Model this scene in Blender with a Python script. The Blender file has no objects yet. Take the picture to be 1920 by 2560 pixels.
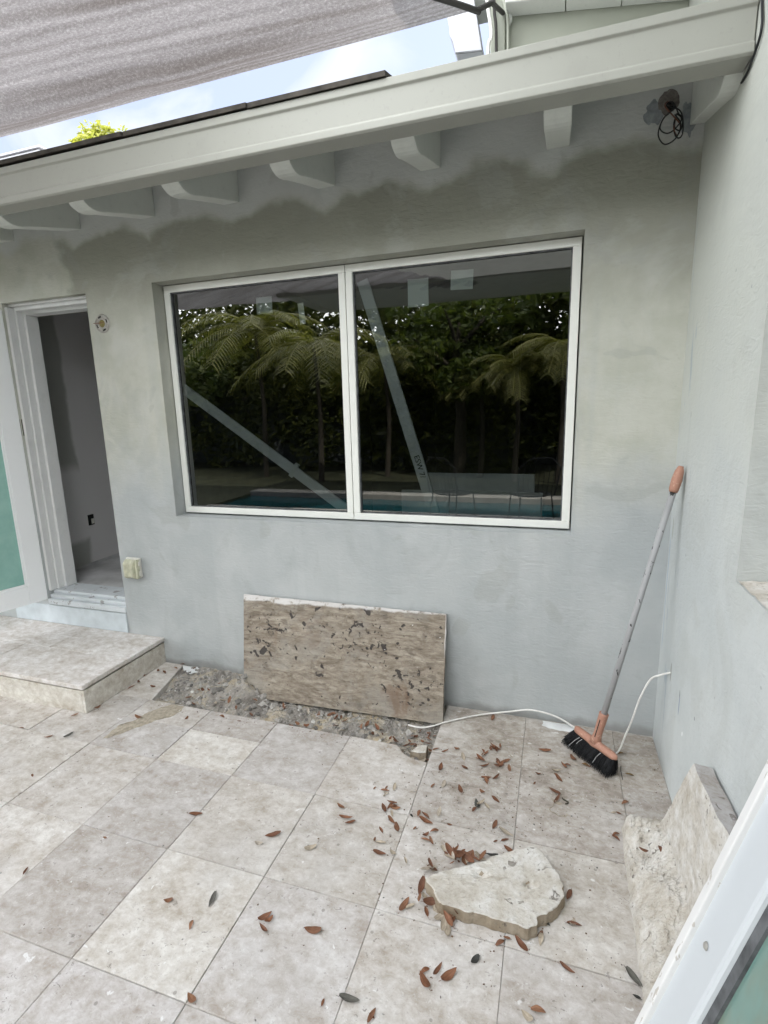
import bpy, math, random
from mathutils import Vector, Matrix, noise
R = math.radians
S = bpy.context.scene
COL = S.collection
random.seed(7)

# ------------------------------------------------------------------ camera
CAM = Vector((-0.49484, -2.46843, 1.55))
RX = Vector((0.95070933, 0.30902971, -0.02554222))
UP = Vector((-0.03658319, 0.19357893, 0.9804024))
FW = Vector((-0.3079179, 0.9311433, -0.19534259))
cd = bpy.data.cameras.new('camera')
cam = bpy.data.objects.new('camera', cd); COL.objects.link(cam)
cd.sensor_fit = 'HORIZONTAL'; cd.sensor_width = 36.0
cd.lens = 36.0 * 1292.446 / 1920.0
cd.clip_start = 0.02; cd.clip_end = 3000
m = Matrix((RX, UP, -FW)).transposed().to_4x4(); m.translation = CAM
cam.matrix_world = m
S.camera = cam

# ------------------------------------------------------------------ world, sun, exposure
SUN_EL, SUN_AZ = 52.0, 46.0          # azimuth clockwise from +Y (towards +X)
w = bpy.data.worlds.new('World'); S.world = w; w.use_nodes = True
nt = w.node_tree; nt.nodes.clear()
sky = nt.nodes.new('ShaderNodeTexSky'); sky.sky_type = 'NISHITA'; sky.sun_disc = False
sky.sun_elevation = R(SUN_EL); sky.sun_rotation = R(SUN_AZ)
sky.air_density = 1.0; sky.dust_density = 1.5; sky.ozone_density = 1.0
tc = nt.nodes.new('ShaderNodeTexCoord'); mp = nt.nodes.new('ShaderNodeMapping')
mp.inputs['Rotation'].default_value = (0.3, 0.2, 0.6); mp.inputs['Scale'].default_value = (2.2, 7.0, 5.0)
nz = nt.nodes.new('ShaderNodeTexNoise'); nz.inputs['Scale'].default_value = 1.6; nz.inputs['Detail'].default_value = 6; nz.inputs['Distortion'].default_value = 0.6
cr = nt.nodes.new('ShaderNodeValToRGB'); cr.color_ramp.elements[0].position = 0.50; cr.color_ramp.elements[1].position = 0.74
mx = nt.nodes.new('ShaderNodeMix'); mx.data_type = 'RGBA'
bg = nt.nodes.new('ShaderNodeBackground'); bg.inputs['Strength'].default_value = 0.12
ow = nt.nodes.new('ShaderNodeOutputWorld')
L = nt.links.new
L(tc.outputs['Generated'], mp.inputs['Vector']); L(mp.outputs[0], nz.inputs['Vector']); L(nz.outputs[0], cr.inputs[0])
L(cr.outputs[0], mx.inputs['Factor']); L(sky.outputs[0], mx.inputs['A']); mx.inputs['B'].default_value = (2.75, 2.85, 3.0, 1)
# bright cloud added behind camera and overhead to light patio; thin wisps in front
sx = nt.nodes.new('ShaderNodeSeparateXYZ'); L(tc.outputs['Generated'], sx.inputs[0])
mr = nt.nodes.new('ShaderNodeMapRange'); mr.interpolation_type = 'SMOOTHSTEP'
mr.inputs['From Min'].default_value = 0.25; mr.inputs['From Max'].default_value = -0.40; mr.inputs['To Max'].default_value = 0.95; L(sx.outputs[1], mr.inputs['Value'])
m2 = nt.nodes.new('ShaderNodeMix'); m2.data_type = 'RGBA'; L(mr.outputs[0], m2.inputs['Factor'])
m0 = nt.nodes.new('ShaderNodeMix'); m0.data_type = 'RGBA'; m0.inputs['Factor'].default_value = 0.75
L(sky.outputs[0], m0.inputs['A']); m0.inputs['B'].default_value = (1.95, 2.1, 2.72, 1); L(m0.outputs['Result'], mx.inputs['A'])
L(mx.outputs['Result'], m2.inputs['A']); m2.inputs['B'].default_value = (18.2, 18.5, 18.8, 1)
L(m2.outputs['Result'], bg.inputs[0]); L(bg.outputs[0], ow.inputs[0])

sl = bpy.data.lights.new('sun', 'SUN'); sl.energy = 2.2; sl.angle = R(0.5); sl.color = (1.0, 0.95, 0.87)
so = bpy.data.objects.new('sun', sl); COL.objects.link(so)
az, el = R(SUN_AZ), R(SUN_EL)
sd = Vector((math.sin(az) * math.cos(el), math.cos(az) * math.cos(el), math.sin(el)))
so.rotation_euler = sd.to_track_quat('Z', 'Y').to_euler(); so.location = sd * 30

S.view_settings.view_transform = 'Standard'; S.view_settings.look = 'None'
S.view_settings.exposure = 1.72; S.view_settings.gamma = 1.0; S.view_settings.use_curve_mapping = False

# ------------------------------------------------------------------ material helpers
class M:
    """small node-tree writer"""
    def __init__(s, name, rough=0.8, spec=0.3):
        s.m = bpy.data.materials.new(name); s.m.use_nodes = True
        s.t = s.m.node_tree; s.b = s.t.nodes['Principled BSDF']
        s.b.inputs['Roughness'].default_value = rough
        s.b.inputs['Specular IOR Level'].default_value = spec
        s.out = s.t.nodes['Material Output']
    def n(s, typ, **kw):
        x = s.t.nodes.new(typ)
        for k, v in kw.items(): setattr(x, k, v)
        return x
    def l(s, a, b): s.t.links.new(a, b)
    def coord(s, kind='Object', scale=(1, 1, 1), rot=(0, 0, 0)):
        c = s.n('ShaderNodeTexCoord'); p = s.n('ShaderNodeMapping')
        p.inputs['Scale'].default_value = scale; p.inputs['Rotation'].default_value = rot
        s.l(c.outputs[kind], p.inputs[0]); return p.outputs[0]
    def world(s, scale=(1, 1, 1), rot=(0, 0, 0)):
        c = s.n('ShaderNodeNewGeometry'); p = s.n('ShaderNodeMapping')
        p.inputs['Scale'].default_value = scale; p.inputs['Rotation'].default_value = rot
        s.l(c.outputs['Position'], p.inputs[0]); return p.outputs[0]
    def noise(s, vec, scale, detail=4, rough=0.55, dist=0.0):
        x = s.n('ShaderNodeTexNoise'); x.inputs['Scale'].default_value = scale; x.inputs['Detail'].default_value = detail
        x.inputs['Roughness'].default_value = rough; x.inputs['Distortion'].default_value = dist
        s.l(vec, x.inputs['Vector']); return x.outputs[0]
    def voro(s, vec, scale, feature='F1', out='Distance', rnd=1.0):
        x = s.n('ShaderNodeTexVoronoi'); x.feature = feature; x.inputs['Scale'].default_value = scale
        x.inputs['Randomness'].default_value = rnd
        s.l(vec, x.inputs['Vector']); return x.outputs[out]
    def ramp(s, v, stops, interp='LINEAR'):
        x = s.n('ShaderNodeValToRGB'); e = x.color_ramp.elements; x.color_ramp.interpolation = interp
        while len(e) < len(stops): e.new(0.5)
        for i, (p, c) in enumerate(stops):
            e[i].position = p
            e[i].color = (c, c, c, 1) if isinstance(c, (int, float)) else (*c, 1)
        s.l(v, x.inputs[0]); return x.outputs[0]
    def mix(s, f, a, b, mode='MIX'):
        x = s.n('ShaderNodeMix'); x.data_type = 'RGBA'; x.blend_type = mode
        for sock, v in (('Factor', f), ('A', a), ('B', b)):
            if isinstance(v, (int, float)): x.inputs[sock].default_value = v if sock == 'Factor' else (v, v, v, 1)
            elif isinstance(v, tuple): x.inputs[sock].default_value = (*v, 1)
            else: s.l(v, x.inputs[sock])
        return x.outputs['Result']
    def math(s, op, a, b=0.0, c=0.0, clamp=False):
        x = s.n('ShaderNodeMath', operation=op); x.use_clamp = clamp
        for i, v in enumerate((a, b, c)):
            if isinstance(v, (int, float)): x.inputs[i].default_value = v
            else: s.l(v, x.inputs[i])
        return x.outputs[0]
    def sep(s, vec):
        x = s.n('ShaderNodeSeparateXYZ'); s.l(vec, x.inputs[0]); return x.outputs
    def smooth(s, v, a, b):
        x = s.n('ShaderNodeMapRange'); x.interpolation_type = 'SMOOTHSTEP'
        x.inputs['From Min'].default_value = a; x.inputs['From Max'].default_value = b
        s.l(v, x.inputs['Value']); return x.outputs[0]
    def base(s, c):
        if isinstance(c, tuple): s.b.inputs['Base Color'].default_value = (*c, 1)
        else: s.l(c, s.b.inputs['Base Color'])
        return s
    def rough(s, v): s.l(v, s.b.inputs['Roughness']); return s
    def bump(s, h, strength=0.3, dist=0.005):
        x = s.n('ShaderNodeBump'); x.inputs['Strength'].default_value = strength; x.inputs['Distance'].default_value = dist
        s.l(h, x.inputs['Height']); s.l(x.outputs[0], s.b.inputs['Normal']); return s

def simple(name, col, rough=0.6, var=0.12, scale=12, bump=0.15, bdist=0.002, spec=0.3):
    k = M(name, rough, spec); v = k.coord()
    n1 = k.noise(v, scale, 5)
    d = tuple(c * (1 - var) for c in col); u = tuple(min(1, c * (1 + var)) for c in col)
    k.base(k.ramp(n1, [(0.3, d), (0.7, u)]))
    if bump: k.bump(k.noise(v, scale * 6, 3), bump, bdist)
    return k.m

# ---- stucco of the back wall: cool grey primer, a big darker damp plaster patch under the eave, roller bands
def mat_back_wall():
    k = M('stucco_back', 0.92, 0.15); p = k.world(); x, y, z = k.sep(p)
    big = k.noise(p, 1.6, 5, 0.6); mid = k.noise(p, 5.0, 5, 0.6); fine = k.noise(p, 60, 4)
    base = k.mix(k.smooth(big, 0.35, 0.65), (0.40, 0.425, 0.43), (0.47, 0.49, 0.49))
    # warm greenish unpainted plaster in the upper half
    zz = k.math('ADD', z, k.math('MULTIPLY', k.math('SUBTRACT', big, 0.5), 1.1))
    warm = k.smooth(zz, 0.95, 1.5)
    wcol = k.mix(k.smooth(mid, 0.35, 0.65), (0.445, 0.45, 0.38), (0.52, 0.522, 0.46))
    base = k.mix(k.math('MULTIPLY', warm, 0.85), base, wcol)
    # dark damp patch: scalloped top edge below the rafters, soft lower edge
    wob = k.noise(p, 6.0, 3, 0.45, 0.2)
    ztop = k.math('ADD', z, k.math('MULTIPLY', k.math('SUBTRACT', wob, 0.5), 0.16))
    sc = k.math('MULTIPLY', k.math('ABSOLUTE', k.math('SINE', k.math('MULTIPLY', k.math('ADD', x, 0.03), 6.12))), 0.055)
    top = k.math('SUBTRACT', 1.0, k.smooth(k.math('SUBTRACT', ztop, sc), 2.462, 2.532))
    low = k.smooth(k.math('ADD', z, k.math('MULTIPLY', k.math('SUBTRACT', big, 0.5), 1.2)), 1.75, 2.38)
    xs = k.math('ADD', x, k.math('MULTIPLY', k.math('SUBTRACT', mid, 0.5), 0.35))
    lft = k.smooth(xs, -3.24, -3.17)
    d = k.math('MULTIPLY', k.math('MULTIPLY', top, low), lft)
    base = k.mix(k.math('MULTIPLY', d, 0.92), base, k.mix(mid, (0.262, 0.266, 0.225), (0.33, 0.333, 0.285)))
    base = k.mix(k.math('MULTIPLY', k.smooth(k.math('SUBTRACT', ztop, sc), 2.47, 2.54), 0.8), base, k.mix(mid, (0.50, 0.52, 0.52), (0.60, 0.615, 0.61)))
    # pale fresh plaster above the scalloped edge, vertical roller bands near the corner
    bands = k.noise(k.world((5.5, 1, 0.15)), 1.0, 2)
    base = k.mix(k.math('MULTIPLY', k.math('MULTIPLY', k.smooth(bands, 0.50, 0.57), k.math('SUBTRACT', 1.0, k.smooth(z, 1.6, 2.3))), 0.20), base, (0.36, 0.385, 0.39))
    m3 = k.noise(p, 2.7, 5, 0.62, 0.7)
    base = k.mix(k.math('MULTIPLY', k.smooth(m3, 0.52, 0.62), 0.16), base, (0.55, 0.57, 0.575))
    m4 = k.noise(k.world((1, 1, .6), (0, .5, 0)), 4.1, 5, 0.62, 0.9)
    base = k.mix(k.math('MULTIPLY', k.smooth(m4, 0.54, 0.66), 0.20), base, (0.32, 0.335, 0.33))
    # isolated repair patches
    pt = k.noise(k.world((1, 1, 1.0), (0.3, 0.2, 0.4)), 3.1, 3, 0.5, 0.8)
    base = k.mix(k.math('MULTIPLY', k.smooth(pt, 0.60, 0.64), 0.30), base, (0.33, 0.34, 0.32))
    # dirt splashed on the lowest centimetres
    dz = k.math('ADD', z, k.math('MULTIPLY', k.math('SUBTRACT', mid, 0.5), 0.12))
    dirt = k.math('SUBTRACT', 1.0, k.smooth(dz, 0.005, 0.05))
    base = k.mix(k.math('MULTIPLY', dirt, 0.6), base, (0.22, 0.215, 0.20))
    base = k.mix(k.math('MULTIPLY', k.smooth(fine, 0.62, 0.72), 0.10), base, (0.2, 0.2, 0.2))
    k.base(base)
    h = k.math('ADD', k.math('MULTIPLY', k.noise(p, 9, 4), 1.0), k.math('MULTIPLY', fine, 0.25))
    k.bump(k.math('ADD', h, k.math('MULTIPLY', k.noise(k.world((1, 1, 3.0), (0, .6, 0)), 14, 4, 0.6, 1.5), 0.6)), 0.55, 0.008); return k.m

def mat_side_wall():
    k = M('stucco_side', 0.92, 0.15); p = k.world(); x, y, z = k.sep(p)
    big = k.noise(p, 1.4, 5, 0.6); mid = k.noise(p, 5.0, 5, 0.6, 0.5); fine = k.noise(p, 60, 4)
    base = k.mix(k.smooth(big, 0.35, 0.65), (0.47, 0.50, 0.50), (0.54, 0.565, 0.56))
    zz = k.math('ADD', z, k.math('MULTIPLY', k.math('SUBTRACT', big, 0.5), 1.2))
    base = k.mix(k.math('MULTIPLY', k.smooth(zz, 0.9, 1.9), 0.7), base, (0.47, 0.485, 0.43))
    # blue-grey scrapes near the corner
    st = k.noise(k.world((1, 14, 1.6)), 1.5, 4, 0.6, 0.6)
    near = k.smooth(y, -0.42, -0.06)
    base = k.mix(k.math('MULTIPLY', k.math('MULTIPLY', k.smooth(st, 0.60, 0.68), near), 0.55), base, (0.25, 0.32, 0.40))
    base = k.mix(k.math('MULTIPLY', k.smooth(mid, 0.62, 0.68), 0.2), base, (0.40, 0.41, 0.38))
    m5 = k.noise(k.world((1, 1, .7), (.4, 0, 0)), 2.6, 5, 0.62, 0.8)
    base = k.mix(k.math('MULTIPLY', k.smooth(m5, 0.50, 0.62), 0.28), base, (0.40, 0.415, 0.395))
    base = k.mix(k.math('MULTIPLY', k.math('MULTIPLY', k.smooth(zz, 1.9, 2.7), k.smooth(y, -0.75, -0.25)), 0.5), base, (0.27, 0.275, 0.235))  # shade towards the top corner painted into the wall colour
    sp = k.voro(p, 7.0)
    base = k.mix(k.math('MULTIPLY', k.math('LESS_THAN', sp, 0.035), 0.5), base, (0.25, 0.27, 0.28))
    def mark(b, y0, z0, ry, rz, colr, am):
        dy = k.math('DIVIDE', k.math('SUBTRACT', y, y0), ry); dz_ = k.math('DIVIDE', k.math('SUBTRACT', z, z0), rz)
        d_ = k.math('ADD', k.math('ADD', k.math('MULTIPLY', dy, dy), k.math('MULTIPLY', dz_, dz_)), k.math('MULTIPLY', k.math('SUBTRACT', fine, 0.5), 0.8))
        return k.mix(k.math('MULTIPLY', k.math('SUBTRACT', 1.0, k.smooth(d_, 0.6, 1.1)), am), b, colr)
    for a_ in ((-.404, .405, .007, .050, (0.22, 0.27, 0.36), .8), (-.400, .445, .009, .018, (0.25, 0.27, 0.26), .7), (-.235, .452, .011, .045, (0.26, 0.265, 0.24), .7), (-.483, .329, .005, .010, (0.9, 0.9, 0.9), .9),
               (-.615, .475, .005, .008, (0.15, 0.16, 0.17), .8), (-.022, .80, .006, .22, (0.27, 0.36, 0.48), .7), (-.030, .55, .005, .10, (0.27, 0.36, 0.48), .6), (-.05, 1.02, .010, .05, (0.30, 0.31, 0.26), .6), (-.19, 1.5, .006, .012, (0.3, 0.3, 0.28), .5)):
        base = mark(base, *a_)
    k.base(base)
    k.bump(k.math('ADD', k.math('ADD', k.noise(p, 8, 4), k.math('MULTIPLY', fine, 0.25)), k.math('MULTIPLY', k.noise(k.world((1, 1, 3.0), (.6, 0, 0)), 14, 4, 0.6, 1.5), 0.6)), 0.55, 0.008); return k.m

# ---- travertine pavers: each tile has its own tone (colour attribute), clouds, pits
def mat_travertine(name='travertine', attr=True, tint=(1, 1, 1), pits=1.0, rot=0.0):
    k = M(name, 0.72, 0.25)
    p = k.world((1, 1, 1), (0, 0, rot)) if attr else k.coord()
    if attr:
        a = k.n('ShaderNodeAttribute'); a.attribute_name = 'tone'
        ofs = k.n('ShaderNodeVectorMath', operation='MULTIPLY_ADD'); k.l(a.outputs['Color'], ofs.inputs[0]); ofs.inputs[1].default_value = (37, 53, 71); k.l(p, ofs.inputs[2])
        q = ofs.outputs[0]
    else: q = p
    mp2 = k.n('ShaderNodeMapping'); mp2.inputs['Scale'].default_value = (1.0, 1.35, 1.2); k.l(q, mp2.inputs[0]); st = mp2.outputs[0]
    c1 = k.noise(st, 6.5, 9, 0.72, 0.25); c2 = k.noise(st, 24, 8, 0.72, 0.35); c3 = k.noise(q, 110, 5, 0.7)
    f = k.math('ADD', k.math('MULTIPLY', c1, 0.5), k.math('MULTIPLY', c2, 0.5))
    T = lambda c: tuple(c[i] * tint[i] for i in range(3))
    col = k.ramp(f, [(0.36, T((0.355, 0.315, 0.275))), (0.46, T((0.475, 0.45, 0.425))), (0.53, T((0.555, 0.54, 0.53))), (0.60, T((0.64, 0.635, 0.63))), (0.70, T((0.72, 0.715, 0.705)))])
    if attr:
        tr = k.n('ShaderNodeSeparateColor'); k.l(a.outputs['Color'], tr.inputs[0])
        col = k.mix(1.0, col, k.ramp(tr.outputs[0], [(0, (0.79, 0.76, 0.73)), (0.18, (0.84, 0.82, 0.805)), (0.4, (0.92, 0.89, 0.84)), (0.6, (0.90, 0.88, 0.875)), (0.8, (0.98, 0.955, 0.915)), (1, (1.03, 1.01, 0.965))]), 'MULTIPLY')
        xw, yw, zw = k.sep(k.world())
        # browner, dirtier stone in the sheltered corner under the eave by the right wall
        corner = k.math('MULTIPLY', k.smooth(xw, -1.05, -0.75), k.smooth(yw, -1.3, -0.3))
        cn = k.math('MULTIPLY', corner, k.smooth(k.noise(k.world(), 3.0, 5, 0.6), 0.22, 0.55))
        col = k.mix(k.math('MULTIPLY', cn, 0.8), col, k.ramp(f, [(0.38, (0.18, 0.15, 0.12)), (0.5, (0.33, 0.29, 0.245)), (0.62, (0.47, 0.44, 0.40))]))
        # greyer film of dust over some of it
        du = k.noise(k.world(), 2.2, 6, 0.65, 0.3)
        col = k.mix(k.math('MULTIPLY', k.smooth(du, 0.50, 0.70), 0.30), col, (0.46, 0.45, 0.445))
        sp = k.noise(k.world(), 26, 3, 0.5, 0.5)
        col = k.mix(k.math('MULTIPLY', k.smooth(sp, 0.705, 0.735), 0.6), col, (0.78, 0.79, 0.79))
    col = k.mix(k.math('MULTIPLY', k.smooth(c3, 0.54, 0.66), 0.32), col, (0.30, 0.275, 0.255))
    fl2 = k.noise(q, 55, 5, 0.7, 0.3)
    col = k.mix(k.math('MULTIPLY', k.smooth(fl2, 0.58, 0.66), 0.30), col, (0.74, 0.74, 0.73))
    pv = k.noise(st, 58, 3, 0.6, 0.8); gate = k.smooth(k.noise(q, 6, 3), 0.44, 0.60)
    pit = k.math('MULTIPLY', k.smooth(pv, 0.64, 0.68), gate)
    pv2 = k.math('LESS_THAN', k.voro(k.world((1, 1, 1)) if attr else q, 13, 'F1'), 0.07)
    pit = k.math('MAXIMUM', pit, k.math('MULTIPLY', pv2, 0.8))
    col = k.mix(k.math('MULTIPLY', pit, 0.62 * pits), col, (0.16, 0.145, 0.13))
    k.base(col)
    hgt = k.math('SUBTRACT', k.math('ADD', k.math('MULTIPLY', c2, 0.5), k.math('MULTIPLY', c3, 0.3)), k.math('MULTIPLY', pit, 1.0))
    k.bump(hgt, 0.5, 0.004)
    k.rough(k.ramp(c1, [(0.3, 0.62), (0.7, 0.8)])); return k.m

def mat_slab():
    k = M('veined_stone', 0.85, 0.2); p = k.coord()
    mp = k.n('ShaderNodeMapping'); mp.inputs['Scale'].default_value = (1.5, 1, 5.5); mp.inputs['Rotation'].default_value = (0, R(-3), 0); k.l(p, mp.inputs[0]); s = mp.outputs[0]
    v1 = k.noise(s, 3.2, 9, 0.72, 1.6); v2 = k.noise(s, 11, 7, 0.66, 0.5); c = k.noise(p, 5, 7, 0.7, 0.4); g = k.noise(p, 80, 5, 0.72)
    f = k.math('ADD', k.math('MULTIPLY', v1, 0.6), k.math('MULTIPLY', v2, 0.4))
    col = k.ramp(f, [(0.35, (0.10, 0.08, 0.062)), (0.45, (0.215, 0.18, 0.142)), (0.54, (0.315, 0.275, 0.222)), (0.64, (0.43, 0.39, 0.325))])
    col = k.mix(k.math('MULTIPLY', k.smooth(c, 0.46, 0.62), 0.6), col, k.mix(g, (0.22, 0.205, 0.18), (0.36, 0.34, 0.30)))
    rust = k.noise(p, 4.2, 4, 0.6, 0.6)
    col = k.mix(k.math('MULTIPLY', k.smooth(rust, 0.57, 0.70), 0.55), col, (0.15, 0.078, 0.042))
    col = k.mix(k.math('MULTIPLY', k.smooth(g, 0.53, 0.66), 0.35), col, (0.12, 0.10, 0.085))
    x, y, z = k.sep(p)
    # dark pits and tar-like spots in two loose clusters
    spn = k.noise(k.coord('Object', (1, 1, 1.1)), 33, 4, 0.62, 0.5)
    gx = k.noise(p, 4.5, 3, 0.6)
    def blob(cx, cz, rx_, rz_):
        dx = k.math('DIVIDE', k.math('SUBTRACT', x, cx), rx_); dz = k.math('DIVIDE', k.math('SUBTRACT', z, cz), rz_)
        return k.math('SUBTRACT', 1.0, k.smooth(k.math('ADD', k.math('ADD', k.math('MULTIPLY', dx, dx), k.math('MULTIPLY', dz, dz)), k.math('MULTIPLY', k.math('SUBTRACT', gx, .5), 1.6)), .3, 1.2))
    gate = k.math('MAXIMUM', k.math('MAXIMUM', blob(-.42, .30, .16, .16), blob(.12, .33, .22, .15)), k.math('MAXIMUM', blob(.40, .14, .18, .12), k.math('MULTIPLY', gx, .55)))
    pit = k.smooth(k.math('ADD', spn, k.math('MULTIPLY', gate, .11)), 0.695, 0.72)
    mot = k.noise(k.coord('Object', (1, 1, 1.6)), 11, 6, 0.68, 0.4)
    col = k.mix(k.math('MULTIPLY', k.smooth(mot, 0.55, 0.66), 0.55), col, (0.115, 0.095, 0.08))
    wf = k.noise(k.coord('Object', (1.2, 1, 12), (0, R(-4), 0)), 6, 6, 0.7, 0.5)
    col = k.mix(k.math('MULTIPLY', k.smooth(wf, 0.58, 0.66), 0.45), col, (0.15, 0.115, 0.085))
    big_ = k.smooth(k.math('ADD', k.noise(p, 17, 2, .5, .3), k.math('MULTIPLY', gate, .06)), .70, .725)
    pit = k.math('MAXIMUM', pit, big_)
    col = k.mix(k.math('MULTIPLY', pit, 0.9), col, (0.045, 0.04, 0.04))
    # white render left along the top edge and the upper right edge
    tz = k.math('ADD', z, k.math('MULTIPLY', k.math('SUBTRACT', k.noise(p, 8, 5, 0.6), 0.5), 0.045))
    wt = k.smooth(k.math('ADD', tz, k.math('MULTIPLY', x, -0.022)), 0.496, 0.508)
    wt = k.math('MULTIPLY', wt, k.smooth(k.noise(p, 20, 5, 0.65), 0.36, 0.50))
    wt = k.math('MAXIMUM', wt, k.math('MULTIPLY', k.smooth(k.math('ADD', x, k.math('MULTIPLY', k.math('SUBTRACT', gx, .5), .03)), .560, .566), k.smooth(z, .30, .36)))
    col = k.mix(k.math('MULTIPLY', wt, 0.9), col, k.mix(c, (0.55, 0.53, 0.52), (0.78, 0.77, 0.76)))
    wsp = k.math('MULTIPLY', k.smooth(k.noise(p, 34, 2), 0.765, 0.775), 1.0)
    col = k.mix(wsp, col, (0.75, 0.75, 0.74))
    k.base(col)
    k.bump(k.math('SUBTRACT', k.math('ADD', k.math('MULTIPLY', v2, 0.5), k.math('MULTIPLY', g, 0.4)), k.math('MULTIPLY', pit, 1.2)), 0.7, 0.006); return k.m

def mat_rough_stone(name='broken_travertine', rb_=0.8, t=(1, 1, 1)):
    k = M(name, 0.88, 0.2); p = k.coord()
    c1 = k.noise(p, 7, 8, 0.68, 0.5); c2 = k.noise(p, 24, 7, 0.68, 0.4); c3 = k.noise(p, 85, 5, 0.65)
    f = k.math('ADD', k.math('MULTIPLY', c1, 0.5), k.math('MULTIPLY', c2, 0.5))
    T = lambda c: tuple(c[i] * t[i] for i in range(3))
    col = k.ramp(f, [(0.34, T((0.36, 0.315, 0.26))), (0.46, T((0.50, 0.465, 0.41))), (0.54, T((0.58, 0.555, 0.515))), (0.66, T((0.70, 0.69, 0.665)))])
    col = k.mix(k.math('MULTIPLY', k.smooth(c3, 0.54, 0.66), 0.4), col, (0.27, 0.24, 0.20))
    pv = k.noise(p, 34, 3, 0.6, 0.9); gate = k.smooth(k.noise(p, 6, 2), 0.46, 0.56)
    pit = k.math('MULTIPLY', k.smooth(pv, 0.62, 0.66), gate)
    col = k.mix(k.math('MULTIPLY', pit, 0.75), col, (0.14, 0.12, 0.10))
    k.base(col); k.bump(k.math('SUBTRACT', k.math('ADD', c2, k.math('MULTIPLY', c3, 0.4)), pit), rb_, 0.006); return k.m

def mat_dirt():
    k = M('mortar_dirt', 0.95, 0.1); p = k.world()
    c1 = k.noise(p, 6, 7, 0.65, 0.4); c2 = k.noise(p, 40, 6, 0.7); c3 = k.noise(p, 160, 3)
    col = k.ramp(c1, [(0.36, (0.22, 0.20, 0.178)), (0.47, (0.345, 0.325, 0.295)), (0.55, (0.43, 0.385, 0.315)), (0.64, (0.50, 0.42, 0.295))])
    col = k.mix(k.math('MULTIPLY', k.smooth(c2, 0.52, 0.66), 0.5), col, (0.56, 0.55, 0.53))
    col = k.mix(k.math('MULTIPLY', k.smooth(c3, 0.55, 0.68), 0.5), col, (0.15, 0.14, 0.13))
    k.base(col); k.bump(k.math('ADD', c2, k.math('MULTIPLY', c3, 0.5)), 0.9, 0.012); return k.m

def mat_rubble():
    k = M('rubble_chips', 0.9, 0.15); g = k.n('ShaderNodeNewGeometry')
    col = k.ramp(g.outputs['Random Per Island'], [(0.0, (0.17, 0.16, 0.15)), (0.45, (0.36, 0.345, 0.32)), (0.9, (0.47, 0.45, 0.42)), (1.0, (0.70, 0.69, 0.66))])
    n1 = k.noise(k.world(), 90, 4)
    k.base(k.mix(1.0, col, k.ramp(n1, [(0.3, 0.7), (0.7, 1.1)]), 'MULTIPLY')); k.bump(n1, 0.5, 0.004); return k.m

def mat_sail():
    k = M('shade_cloth', 0.95, 0.05); p = k.coord()
    c = k.noise(p, 34, 4, 0.7); c2 = k.noise(p, 260, 2); c3 = k.noise(p, 3.0, 3)
    a = k.n('ShaderNodeAttribute'); a.attribute_name = 'fold_shade'
    c = k.noise(k.coord('Object', (1, 1.6, 1), (0, 0, .3)), 70, 3, 0.6)
    f = k.math('ADD', k.math('MULTIPLY', c, 0.55), k.math('MULTIPLY', c2, 0.45))
    col = k.ramp(f, [(0.36, (0.29, 0.275, 0.28)), (0.52, (0.375, 0.36, 0.37)), (0.64, (0.53, 0.52, 0.535))])
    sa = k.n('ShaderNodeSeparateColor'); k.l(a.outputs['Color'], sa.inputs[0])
    col = k.mix(1.0, col, k.ramp(sa.outputs[0], [(0, (0.66, 0.63, 0.60)), (0.5, (1, 1, 1)), (1, (1.22, 1.22, 1.22))]), 'MULTIPLY')  # multiplies the painted shading of the folds into the cloth colour
    k.base(col)
    tr = k.n('ShaderNodeBsdfTranslucent'); k.l(col, tr.inputs[0])
    ms = k.n('ShaderNodeMixShader'); ms.inputs[0].default_value = 0.20
    k.l(k.b.outputs[0], ms.inputs[1]); k.l(tr.outputs[0], ms.inputs[2]); k.l(ms.outputs[0], k.out.inputs[0])
    k.bump(c2, 0.3, 0.002); return k.m

def mat_glass():
    k = M('tinted_window_glass')
    k.t.nodes.remove(k.b)
    tr = k.n('ShaderNodeBsdfTransparent'); tr.inputs[0].default_value = (0.50, 0.54, 0.53, 1)
    gl = k.n('ShaderNodeBsdfGlossy'); gl.inputs['Roughness'].default_value = 0.010; gl.inputs[0].default_value = (0.95, 0.97, 0.96, 1)
    wv = k.noise(k.world(), 1.3, 2)
    bp = k.n('ShaderNodeBump'); bp.inputs['Strength'].default_value = 0.05; bp.inputs['Distance'].default_value = 0.01; k.l(wv, bp.inputs['Height']); k.l(bp.outputs[0], gl.inputs['Normal'])
    fr = k.n('ShaderNodeFresnel'); fr.inputs[0].default_value = 1.5
    f = k.math('ADD', k.math('MULTIPLY', fr.outputs[0], 1.2), 0.125, clamp=True)
    ms = k.n('ShaderNodeMixShader'); k.l(f, ms.inputs[0]); k.l(tr.outputs[0], ms.inputs[1]); k.l(gl.outputs[0], ms.inputs[2])
    k.l(ms.outputs[0], k.out.inputs[0]); return k.m

def mat_teal(reflection_streaks):
    k = M('teal_filmed_glass', 0.18, 0.5); tk = 0.80 if reflection_streaks else 1.45; p = k.coord()
    n1 = k.noise(k.coord('Object', (6, 6, 0.8)), 1.4, 4, 0.6, 0.4); n2 = k.noise(p, 14, 5, 0.6)
    col = k.ramp(n2, [(0.3, (0.165 * tk, 0.30 * tk, 0.265 * tk)), (0.7, (0.20 * tk, 0.345 * tk, 0.305 * tk))])
    if reflection_streaks:
        col = k.mix(k.math('MULTIPLY', k.smooth(n1, 0.40, 0.52), 0.8), col, (0.17, 0.20, 0.15))  # reflections of trees painted into the glass colour as brown-green streaks
    k.base(col); k.b.inputs['Coat Weight'].default_value = 0.4; k.b.inputs['Coat Roughness'].default_value = 0.1; return k.m

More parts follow.
